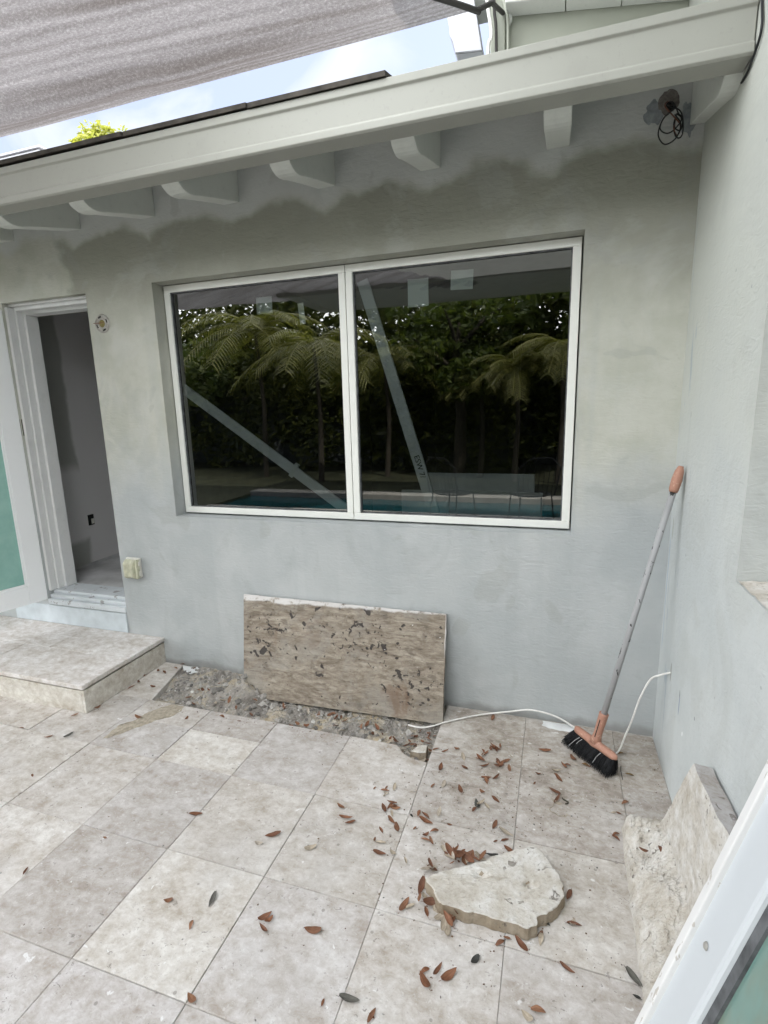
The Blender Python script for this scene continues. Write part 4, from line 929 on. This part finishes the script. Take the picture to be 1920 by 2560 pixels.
gk = MB(); pb(gk, .0885, .104, -.030, -.014, .12, LEN - .13); gk.build('gasket', 'gasket', dp)
gp2 = MB(); pb(gp2, .1045, PW - .089, -.026, -.018, .121, LEN - .131); gp2.build('glass_pane', 'teal2', dp)
scr = PO + PM @ Vector((.045, -.005, .875)); MB().lathe([(.0, .0022), (.004, .0020), (.0055, .0)], scr, e_n, 14).build('screw', 'metal', dp)

# ================================================================== BEHIND THE WINDOW
def bar(p0, p1, wd, y0, y1, label, name='board'):
    p0, p1 = Vector((p0[0], 0, p0[1])), Vector((p1[0], 0, p1[1])); d = (p1 - p0).normalized(); n_ = Vector((-d.z, 0, d.x)); Ml = Matrix((d, Vector((0, 1, 0)), n_)).transposed()
    t = thing(name, tuple(p0 + Vector((0, y0, 0))), label, 'board')
    MB().box(0, (p1 - p0).length, y0, y1, -wd / 2, wd / 2, Ml, p0).build('plank', 'lumber', t, bevel=.002); return t, Ml, p0, (p1 - p0).length
t1, Ml, q0, ln = bar((-2.585, 1.700), (-1.545, 0.985), .058, .135, .150, 'grey board slanting down to the right behind the left window pane')
MB().box(ln * .66, ln * .68, .1335, .1515, -.040, .046, Ml, q0).build('tape', 'paper', t1)
t2, Ml, q0, ln = bar((-1.440, 2.185), (-1.070, .975), .060, .135, .150, 'grey board with black lettering standing steeply behind the right window pane')
MB().box(-1.168, -1.062, .130, .1335, 1.038, 1.062).build('tape', 'paper', t2)
# lettering that reads along the board
tx = bpy.data.curves.new('lettering', 'FONT'); tx.body = 'ESW 7/'; tx.size = .040; tx.extrude = .0003; tx.align_x = 'LEFT'; tx.align_y = 'CENTER'
to = bpy.data.objects.new('lettering', tx); COL.objects.link(to)
dvec = Vector((.370, 0, -1.210)).normalized(); upv = Vector((-dvec.z, 0, dvec.x)); zv = dvec.cross(upv)
if zv.y > 0: upv = -upv; zv = dvec.cross(upv)
mt = Matrix((dvec, upv, zv)).transposed().to_4x4()
p = Vector((-1.440, 0, 2.185)) + dvec * .915 + Vector((0, .1335, 0)); mt.translation = p
me = bpy.data.meshes.new_from_object(to.evaluated_get(bpy.context.evaluated_depsgraph_get())); bpy.data.objects.remove(to)
lo = bpy.data.objects.new('lettering', me); COL.objects.link(lo); me.materials.append(MT['ink'])
lo.parent = t2; mt.translation = p - Vector(t2['org']); lo.matrix_local = mt
pl = thing('drywall_stack', (-1.1, .9, 0), 'grey drywall offcuts standing low inside the room behind the right pane', 'boards')
MB().box(-1.45, -.55, .80, .82, .55, 1.02, Matrix.Rotation(R(0), 3, 'Z')).box(-1.30, -.60, .84, .86, .5, 1.13).build('sheet', 'lumber', pl, bevel=.003)
MB().box(-.30, .35, 1.0, 1.02, .5, 1.10).build('sheet', 'lumber', pl)
MB().box(-1.6, .4, .70, .90, .0, .55).build('crate', 'darkroom', pl)
for i, (x, y, z) in enumerate(((-.30, 1.5, 1.86), (-.31, 1.5, 2.10))):
    t = thing('pendant_lamp', (x, y, z), ('lower' if i == 0 else 'upper') + ' dark cone pendant lamp inside the room behind the right pane', 'lamp')
    MB().lathe([(.002, .20), (.012, .19), (.030, .12), (.085, 0), (.080, 0)], (x, y, z), (0, 0, 1), 24).build('lamp_shade', 'black', t, smooth=True)
    MB().tube([(x, y, z + .19), (x, y, 2.61)], .004, 6).build('cord', 'black', t)

# hallway outlet hole
for o in (MB().box(-4.045, -4.0300, .655, .708, .690, .775).build('opening', 'hole', hx), MB().box(-4.0299, -4.0270, .680, .704, .700, .740).build('socket', 'wplastic', hx)): pass

# ================================================================== SPILLS ON THE FLOOR
sandp = [(-2.546, -.753), (-2.55, -.70), (-2.556, -.64), (-2.506, -.576), (-2.50, -.52), (-2.478, -.47), (-2.427, -.402), (-2.338, -.402), (-2.33, -.45), (-2.345, -.50), (-2.40, -.55), (-2.43, -.60), (-2.465, -.652), (-2.50, -.71)]
def spill(poly, z, name, mat, label, amp=.012):
    pr = ragged(poly, amp, 5, 3); n = len(pr); c = sum(pr, Vector((0, 0))) / n
    mb = MB(); mb.add([(p.x, p.y, .0012) for p in pr] + [(c.x + (p.x - c.x) * .8, c.y + (p.y - c.y) * .8, z + .0012 * noise.noise(Vector((p.x * 50, p.y * 50, 0)))) for p in pr] + [(c.x, c.y, z)],
                      [(i, (i + 1) % n, n + (i + 1) % n, n + i) for i in range(n)] + [(n + i, n + (i + 1) % n, 2 * n) for i in range(n)])
    o = mb.build(name, mat, None, smooth=True); return tag(o, label, 'spill', kind='stuff')
spill(sandp, .0035, 'sand', 'sand', 'tan sand smear on the pavers right of the entry step')
def limep(S_, label):
    spill(S_, .0028, 'plaster_spill', 'lime', label, .010)
limep([(-.50, -.02), (-.36, -.015), (-.29, -.05), (-.33, -.075), (-.42, -.085), (-.50, -.06)], 'white plaster smear at the foot of the back wall by the broom')
limep([(-2.665, -.02), (-2.56, -.012), (-2.50, -.05), (-2.55, -.10), (-2.62, -.06)], 'white plaster crust at the left end of the dug strip')

# ================================================================== LEAVES
def leaf_mesh(name, ln, wd, curl, fold, seed, mat):
    rr = random.Random(seed); nu, nv = 9, 4; vs = []
    for i in range(nu + 1):
        t = i / nu; wloc = wd * (math.sin(math.pi * min(1, t * .92 + .06)) ** .75) * (1.1 - .35 * t)
        if i == nu: wloc = .0006
        for j in range(nv + 1):
            s_ = -1 + 2 * j / nv; x = (t - .5) * ln; y = s_ * wloc / 2
            z = curl * ((t - .5) ** 2) * 4 * ln * .5 + fold * abs(s_) * wloc * .5 + .04 * ln * noise.noise(Vector((t * 3, s_, seed)))
            vs.append([x, y, z])
    fs = [(i * (nv + 1) + j, (i + 1) * (nv + 1) + j, (i + 1) * (nv + 1) + j + 1, i * (nv + 1) + j + 1) for i in range(nu) for j in range(nv)]
    b = len(vs); vs += [[-ln * .5, -.0006, 0.0], [-ln * .5, .0006, 0.0], [-ln * .5 - ln * .16, .0006, ln * .03], [-ln * .5 - ln * .16, -.0006, ln * .03]]; fs.append((b, b + 1, b + 2, b + 3))
    mz = min(v[2] for v in vs)
    for v in vs: v[2] -= mz - .0006
    me = bpy.data.meshes.new(name); me.from_pydata([tuple(v) for v in vs], [], fs); me.materials.append(MT[mat])
    for p in me.polygons: p.use_smooth = True
    return me
LV = {}
for key, mat in (('b', 'lbrown'), ('p', 'lpale'), ('k', 'ldark'), ('o', 'lolive')):
    LV[key] = [leaf_mesh('leaf', .052 * s, .020 * s * w_, c, f, 10 * i + ord(key), mat) for i, (s, w_, c, f) in enumerate(((1, 1, .12, .25), (.95, 1.2, .28, -.15), (.8, .85, .05, .7), (1.15, .95, .2, .35), (.6, 1.5, .45, .2), (.7, 1.1, -.25, .3), (.45, 1.2, .2, .5), (1.0, .7, .4, .9)))]
def ray_floor(sx, sy, z=0.0):
    d = FW + RX * ((sx - 960) / 1292.446) - UP * ((sy - 1280) / 1292.446); t = (z - CAM.z) / d.z; return CAM + d * t
rl = random.Random(21)
def put_leaf(p, key, label, group, rot=None, sc=None, tilt=.12):
    o = bpy.data.objects.new('leaf', rl.choice(LV[key])); COL.objects.link(o)
    o.location = p; o.rotation_euler = (rl.uniform(-tilt, tilt), rl.uniform(-tilt, tilt), rl.uniform(0, 6.28) if rot is None else rot)
    s = sc or rl.uniform(.70, 1.10); o.scale = (s, s, s)
    return tag(o, label, 'leaf', group)
KN = {'b': 'dry brown leaf', 'p': 'pale bleached leaf', 'k': 'blackened rotten leaf', 'o': 'olive brown leaf'}
def zoneR(x, y): return (900 + x / 1.6265, 1700 + y / 1.6265)
right = """60,440b 103,450b 100,470p 140,437p 130,500b 140,515b 97,520b 130,545p 128,572b 150,603b 85,610b 60,648b 85,662p 80,705b 185,733p 135,705p
222,604b 268,575b 240,541b 266,550b 322,536p 210,553k 265,650b 290,660b 302,615b 268,630b 365,590b 328,355b 310,282b 347,291b 392,279b 297,430b 340,425p 425,355b 408,446b 478,320b 505,353b
500,305p 550,280b 560,340b 575,345b 545,272b 607,358b 520,400b 553,398b 515,406b 497,455b 552,487b 475,505k 490,503p 465,527b 518,515p 547,592b 550,657b 590,652b 593,622p 605,690b 535,715k
725,382b 710,420b 808,401b 791,452b 750,287b 830,351b 845,347b 868,320b 915,345o 930,352b 877,345p 1060,300o 1095,385o 800,490b 803,500p 1077,500b 1052,543b 1030,540p 1040,630b 1042,645b 540,155b
570,1070b 597,1050b 655,1075b 735,1040b 735,1055p 872,995b 866,990p 845,1180b 262,1185b 262,1225b 315,1183b 362,1200b 467,1140k 48,1365b 725,1345b 680,1370p 850,875b 750,990k 1125,1290k 1115,1215k 250,842b 270,942b 180,915b 205,920p 330,960p 345,985p 355,1018p 420,315p 615,312p 800,372p"""
pile = """370,700b 390,690b 420,695b 440,710b 460,705b 375,745b 400,740b 420,735b 455,720b 480,715b 340,690p 500,712b 430,730p 385,705b 405,715b 365,725p 445,725b 395,725b 410,705b 350,705b 470,728b 380,715p 490,722p"""
right += ' ' + ' '.join('%d,%d%s' % (x + random.Random(x * y).uniform(-16, 16), y + random.Random(x + y).uniform(-9, 9), c) for x, y, c in ((500, 300, 'b'), (552, 285, 'b'), (540, 290, 'b'), (555, 275, 'b'), (570, 338, 'b'), (560, 345, 'b'), (580, 332, 'b'), (515, 395, 'b'), (495, 290, 'b'), (485, 322, 'b'), (525, 405, 'b'), (125, 505, 'b'), (145, 520, 'b'), (100, 445, 'b'), (110, 465, 'p')))
pile2 = """287,755b 275,770p 300,775p 245,885b 265,885p 290,900b 320,890b 300,920p 370,940b 385,950b 360,970b 295,768b 375,960b 395,938b 310,905b 285,893p 318,872b 330,935p 365,955b"""
left = """210,103,0,1900 168,718,0,1900 680,505,0,1900 1270,350,0,1900 1090,912,0,1900 1378,908,0,1900k 1240,1070,0,1900 1240,1550,0,1900 60,495,640,2100 50,580,640,2100 85,520,640,2100 368,585,640,2100 432,1057,640,2100 752,1143,640,2100 605,1035,640,2100k
110,1005,640,1700 355,1085,640,1700p 20,1060,640,1700p 548,820,640,1700 585,897,640,1700 610,922,640,1700 315,1150,0,1400 487,1003,0,1400 138,1090,0,1400 445,1138,0,1400k 895,1018,0,1400 1208,1028,0,1400 1437,1015,0,1400 1548,1045,0,1400 635,955,0,1400
853,825,0,1400 990,820,0,1400 1065,727,0,1400 1025,720,0,1400 940,750,0,1400 900,790,0,1400 1260,703,0,1400 1188,673,0,1400 1138,700,0,1400"""
# groups: leaves nothing tells apart share one label per spot
def spot(sx, sy):
    if sy > 2330: return ('on the pavers in front of the broken paver', 'leaves in the foreground') if sx > 900 else ('on the pavers at the bottom edge left of the middle', 'leaves at the bottom left')
    if sx > 1390 and sy < 1960: return ('on the brownish pavers beside the broom head', 'leaves by the broom')
    if sx > 1400: return ('on the pavers between the broken paver and the leaning rough stone', 'leaves by the leaning stone')
    if sx > 1150 and sy < 1960: return ('on the brownish pavers between dug strip and broom', 'leaves near the dug strip')
    if sx > 1150: return ('on the pavers just beyond the broken paver', 'leaves beyond the broken paver')
    if sy < 1960: return ('on the pavers beside the dug strip end', 'leaves at the end of the dug strip')
    return ('scattered on the pavers left of the broken paver', 'leaves left of the broken paver')
for tk in right.split():
    a, b = tk[:-1].split(','); key = tk[-1]; s = zoneR(float(a), float(b)); pl_, g_ = spot(*s)
    big = s[1] > 2200
    put_leaf(ray_floor(*s, .004), key, KN[key] + ' ' + pl_, KN[key].replace('leaf', 'leaves') + ' ' + g_.replace('leaves ', ''), sc=rl.uniform(.85, 1.15) * (.98 if big else .86))
for src, lab, g in ((pile, 'heaped against the far side of the broken paver', 'heap beyond the broken paver'), (pile2, 'heaped at the left end of the broken paver', 'heap at the left end of the broken paver')):
    for i, tk in enumerate(src.split()):
        a, b = tk[:-1].split(','); key = tk[-1]; s = zoneR(float(a), float(b)); z = .004 + rl.uniform(0, .024)
        put_leaf(ray_floor(*s, z), key, KN[key] + ' ' + lab, KN[key].replace('leaf', 'leaves') + ' in ' + g, tilt=.55)
for tk in left.split():
    key = 'b'
    if tk[-1] in 'pk': key = tk[-1]; tk = tk[:-1]
    a, b, ox, oy = map(float, tk.split(',')); s = (ox + a / 2.592, oy + b / 2.592)
    p = ray_floor(*s, .004)
    if oy == 1400 and s[0] > 330: lab, g = 'beside the right flank of the entry step', 'by the entry step'
    elif oy == 1400: lab, g = 'on the pavers in front of the entry step', 'in front of the entry step'
    elif s[0] < 560: lab, g = 'lying singly on the left pavers of the patio', 'on the left pavers'
    else: lab, g = 'on the pale pavers in the middle of the patio', 'on the middle pavers'
    put_leaf(p, key, KN[key] + ' ' + lab, KN[key].replace('leaf', 'leaves') + ' ' + g)
for k in range(84):     # in the dug strip
    if k < 40: x, y = rl.gauss(-1.05, .045), rl.gauss(-.36, .06)
    else: x, y = rl.uniform(-2.4, -1.15), rl.uniform(-.38, -.22)
    x = min(max(x, -2.5), -.99); y = min(max(y, -.46 if x > -1.1 else -.385), -.1)
    key = 'b' if rl.random() < .75 else 'p'
    put_leaf((x, y, pit_z(x, y) + .006 + rl.uniform(0, .012)), key, KN[key] + (' packed in the right end of the dug strip' if k < 40 else ' in the rubble along the slab foot'), KN[key].replace('leaf', 'leaves') + (' in the strip end' if k < 40 else ' in the rubble'), tilt=.5, sc=rl.uniform(.6, .95))
put_leaf((-.130, -.885, .165), 'b', 'dry brown leaf caught on the rough leaning stone', None); put_leaf((-.165, -.83, .100), 'b', 'small tan brown leaf lying on the rough stone nearer its foot', None, sc=.6)
for x, y, lab in ((-2.38, -.20, 'reddish dry leaf lying at the left end of the dug strip'), (-2.42, -.28, 'small dry leaf on bare dirt at the left end of the strip'), (-2.28, -.18, 'curled dry leaf near the middle of the left dirt patch')):
    put_leaf((x, y, pit_z(x, y) + .006), 'b', lab, None)
cb = MB(); rc = random.Random(31)
for k in range(1500):
    q = rc.random()
    if q < .35: x, y = rc.gauss(-.70, .22), rc.gauss(-1.0, .22)
    elif q < .6: x, y = rc.gauss(-.62, .28), rc.gauss(-.55, .16)
    elif q < .75: x, y = rc.uniform(-2.8, -.98), rc.gauss(-.43, .03)
    elif q < .85: x, y = rc.gauss(-.03, .02), rc.uniform(-1.3, -.02)
    else: x, y = rc.uniform(-3.4, -.1), rc.uniform(-2.2, -.5)
    if x > -.006 or (y > -.40 and x < -.98): continue
    s_ = rc.choice((.0012, .0016, .002, .003)) * rc.uniform(.7, 1.5); a = rc.uniform(0, 6.28); el_ = rc.uniform(.4, 1)
    P_ = lambda u, v, z: (x + s_ * (u * math.cos(a) - v * math.sin(a) * el_), y + s_ * (u * math.sin(a) + v * math.cos(a) * el_), z)
    cb.add([P_(1, 0, .0015), P_(0, 1, .0016), P_(-1.2, .1, .0015), P_(0, -1, .0014), P_(0, 0, .0016 + s_ * .8)], [(0, 1, 4), (1, 2, 4), (2, 3, 4), (3, 0, 4)])
tag(cb.build('crumbs', 'crumb'), 'brown leaf crumbs and grey grit sprinkled over the pavers', 'crumbs', kind='stuff')
# twigs
wire('twig', [(-.168, -.275, .004), (-.172, -.31, .005), (-.170, -.36, .003)], .0015, 'strap', 'thin dark twig on the pavers right of the broom head', 'twig')
tw = thing('dry_root', (-.42, -.62, .004), 'curled dry root fibre lying on the brown paver in front of the broom', 'root')
ctr = ray_floor(1400, 2025)
MB().tube([ctr + Vector((.035 * math.cos(a_ / 4) * (1 + .2 * math.sin(a_)), .035 * math.sin(a_ / 4), .003 + .003 * math.sin(a_ * 2))) for a_ in range(8, 24)], .0016, 5).build('root_curl', 'sand', tw)
MB().tube([ctr + Vector((.02 + .012 * math.sin(a_), .035 + a_ * .006, .004)) for a_ in range(0, 6)], .003, 5).build('root_tip', 'hinge', tw)

# ================================================================== GARDEN BEHIND THE CAMERA (mirrored in the window)
def leaf_cloud(mb, c, rad, n, size, rg, flat=.8):
    for k in range(n):
        while True:
            d = Vector((rg.uniform(-1, 1), rg.uniform(-1, 1), rg.uniform(-1, 1)))
            if d.length <= 1: break
        d = d.normalized() * d.length ** .45
        p = Vector(c) + Vector((d.x * rad[0], d.y * rad[1], d.z * rad[2]))
        a = Vector((rg.gauss(0, 1), rg.gauss(0, 1), rg.gauss(0, .6))).normalized(); b = a.orthogonal().normalized(); b.rotate(Matrix.Rotation(rg.uniform(0, 6.28), 3, a))
        s = size * rg.uniform(.6, 1.3)
        mb.add([p - a * s, p + b * s * .38, p + a * s, p - b * s * .38], [(0, 1, 2, 3)])
def tree(name, x, y, h, crown, label, mat='green', seed=0, n=420, size=.16, group='garden trees'):
    rg = random.Random(seed); t = thing(name, (x, y, -.06), label, 'tree', None)
    tr = MB().tube([(x, y, -.1), (x + .05, y, h * .35), (x - .08, y + .05, h * .62), (x, y, h * .85)], [.16, .12, .09, .04], 10)
    for k in range(5):
        a = rg.uniform(0, 6.28); tr.tube([(x, y, h * (.4 + .08 * k)), (x + math.cos(a) * crown * .4, y + math.sin(a) * crown * .4, h * (.55 + .08 * k)), (x + math.cos(a) * crown * .8, y + math.sin(a) * crown * .8, h * (.66 + .07 * k))], [.06, .04, .015], 7)
    tr.build('trunk', 'bark', t)
    cm = MB()
    for k in range(13):
        a = rg.uniform(0, 6.28); r_ = crown * rg.uniform(.2, .9); zc = h * rg.uniform(.45, 1.0)
        leaf_cloud(cm, (x + math.cos(a) * r_, y + math.sin(a) * r_, zc), (crown * .42, crown * .42, crown * .32), n, size, rg)
    cm.build('crown', mat, t); return t
def palm(x, y, h, label, seed, nf=15, fl=1.9):
    rg = random.Random(seed); t = thing('palm_tree', (x, y, -.06), label, 'palm tree')
    MB().tube([(x, y, -.1), (x + .06, y, h * .5), (x, y + .05, h)], [.07, .05, .04], 10).build('trunk', 'bark', t)
    cm = MB()
    for k in range(nf):
        a = 6.283 * k / nf + rg.uniform(-.2, .2); el_ = rg.uniform(.2, 1.1); d = Vector((math.cos(a), math.sin(a), 0)); L_ = fl * rg.uniform(.8, 1.15); pts = []
        for i in range(15):
            s_ = i / 14; pts.append(Vector((x, y + .05, h)) + d * L_ * s_ * math.cos(el_ * (1 - .5 * s_)) + Vector((0, 0, L_ * (math.sin(el_) * s_ - .75 * s_ * s_))))
        cm.tube(pts[::2], .012, 4)
        sd2 = d.cross(Vector((0, 0, 1)))
        for i in range(2, 15):
            for f in (.0, .5):
                p = pts[i].lerp(pts[i - 1], f); tdir = (pts[i] - pts[i - 1]).normalized(); ll = .30 * fl * (1 - .65 * abs(i / 14 - .45))
                for sgn in (-1, 1):
                    tip = p + (sd2 * sgn * .8 + tdir * .6 + Vector((0, 0, -.25 - .2 * rg.random()))) * ll
                    wv = tdir * .008 * fl; mid = p.lerp(tip, .5) + Vector((0, 0, .03))
                    cm.add([p - wv, p + wv, mid + wv, tip, mid - wv], [(0, 1, 2, 4), (4, 2, 3)])
    cm.build('fronds', 'palm', t); return t
palm(-5.6, -8.2, 2.9, 'palm tree at left of the reflected garden beyond the pool', 1, 20, 1.7)
palm(-7.4, -8.8, 3.4, 'taller palm tree at far left edge of the reflected garden', 2, 20, 1.8)
palm(-4.3, -9.2, 2.6, 'palm tree mirrored beside the window mullion', 3, 20, 1.3)
palm(-1.3, -8.8, 2.3, 'bushy low palm mirrored in the middle of the right window pane', 4, 30, 1.05)
palm(-.4, -8.5, 2.6, 'bushy palm mirrored near the right edge of the right window pane', 5, 32, 1.15)
palm(-2.1, -9.3, 2.0, 'smallest bushy palm mirrored just right of the steep grey board', 6, 26, .9)
tree('broadleaf_tree', -2.6, -9.4, 4.0, 1.5, 'leafy tree mirrored in the left half of the right window pane', 'green', 6, 300, .10)
tree('broadleaf_tree', .9, -10.0, 5.2, 1.9, 'tall leafy tree mirrored above the palms at right', 'green', 7, 300, .12)
tree('broadleaf_tree', -9.6, -11.5, 5.0, 2.2, 'big leafy tree mirrored at far left of the left pane', 'green', 8, 260, .14)
hg_ = MB(); rgh = random.Random(9)
for k in range(76):
    leaf_cloud(hg_, (-14 + (k % 30) * .65 if k < 60 else -4.6 + (k - 60) * .42, -10.6 + rgh.uniform(-.3, .3), rgh.uniform(.4, 1.5) + (1.5 if k >= 30 else 0) + (1.2 if k >= 60 else 0)), (.65, .5, .9), 260, .12, rgh)
for k in range(70): leaf_cloud(hg_, (-15 + (k % 35) * .6, -11.3 + rgh.uniform(-.25, .25), 3.1 + (1.0 if k >= 35 else 0) + .35 * math.sin(k * 1.7)), (.75, .4, .9), 300, .13, rgh)
tag(hg_.build('hedge', 'dkgreen'), 'dark dense hedge beyond the pool, mirrored low in the window', 'hedge')
gw = MB().box(-16, 7, -12.2, -12.05, -.06, 3.4); solo(gw, 'added_backing_wall', 'darkroom', (-4, -11.5, 0), 'added dark wall behind the hedge that darkens its gaps, mirrored in the window', 'wall', bevel=.02)  # dark backing added so the sky stays out of the hedge gaps
pc = thing('patio_cover', (-1, -5.9, 0), 'flat grey patio cover on slim posts, mirrored dark along the top of the window', 'patio cover')
MB().box(-4.6, 2.6, -6.5, -4.9, 3.30, 3.42).build('roof_slab', 'soffit', pc)
MB().box(-4.6, 2.6, -4.899, -4.80, 3.26, 3.50).build('front_beam', 'beam', pc, bevel=.005)
for px in (1.0, 2.4):
    for py in (-6.45,): MB().box(px, px + .1, py, py + .1, -.06, 3.2995).build('post', 'beam', pc, bevel=.004)
def chair(x, y, rz, label):
    t = thing('garden_chair', (x, y, 0), label, 'chair', None); Mz = Matrix.Rotation(rz, 3, 'Z'); O = Vector((x, y, 0))
    tr_ = lambda p: Mz @ Vector(p) + O
    for sx in (-1, 1):
        for sy in (-1, 1): MB().tube([tr_((sx * .24, sy * .22, 0)), tr_((sx * .20, sy * .17, .44))], .008, 6).build('leg', 'black', t)
    MB().tube([tr_((.23 * math.cos(a / 3.82), .22 * math.sin(a / 3.82), .44)) for a in range(25)], .010, 6).build('seat_frame', 'black', t)
    sg_ = MB()
    for k in range(9): sg_.tube([tr_((-.2 + k * .05, -.19, .44)), tr_((-.2 + k * .05, .19, .44))], .004, 5)
    sg_.build('seat', 'black', t)
    bk_ = MB().tube([tr_((-.23, .19, .44)), tr_((-.26, .27, .80)), tr_((-.12, .31, .92)), tr_((.12, .31, .92)), tr_((.26, .27, .80)), tr_((.23, .19, .44))], .010, 6)
    for k in range(7): bk_.tube([tr_((-.18 + k * .06, .2, .45)), tr_((-.19 + k * .063, .29, .88))], .004, 5)
    bk_.build('backrest', 'black', t)
chair(-1.75, -4.05, .5, 'black wire garden chair mirrored left of the steep grey board'); chair(-.75, -4.1, -.4, 'black wire garden chair mirrored right of the steep grey board')
# little yellow flowering tree beyond the roof, upper left
yt = thing('flowering_tree', (-8.75, 6.2, 0), 'bright yellow treetop showing above the roof edge at upper left', 'tree')
MB().tube([(-8.75, 6.2, 0), (-8.7, 6.2, 3.5), (-8.75, 6.2, 6.4)], [.14, .10, .03], 8).build('trunk', 'bark', yt)
ym = MB(); ryt = random.Random(4)
leaf_cloud(ym, (-8.86, 6.2, 6.60), (.25, .30, .14), 330, .05, ryt); leaf_cloud(ym, (-8.64, 6.2, 6.68), (.20, .22, .13), 260, .05, ryt); leaf_cloud(ym, (-8.75, 6.2, 6.70), (.36, .3, .20), 90, .045, ryt); leaf_cloud(ym, (-8.8, 6.2, 6.3), (.5, .5, .4), 900, .07, ryt); leaf_cloud(ym, (-8.2, 6.2, 6.64), (.08, .1, .12), 30, .05, ryt)
ym.build('crown', 'yellow', yt)

for o in list(COL.objects):
    if 'org' in o.keys(): del o['org']
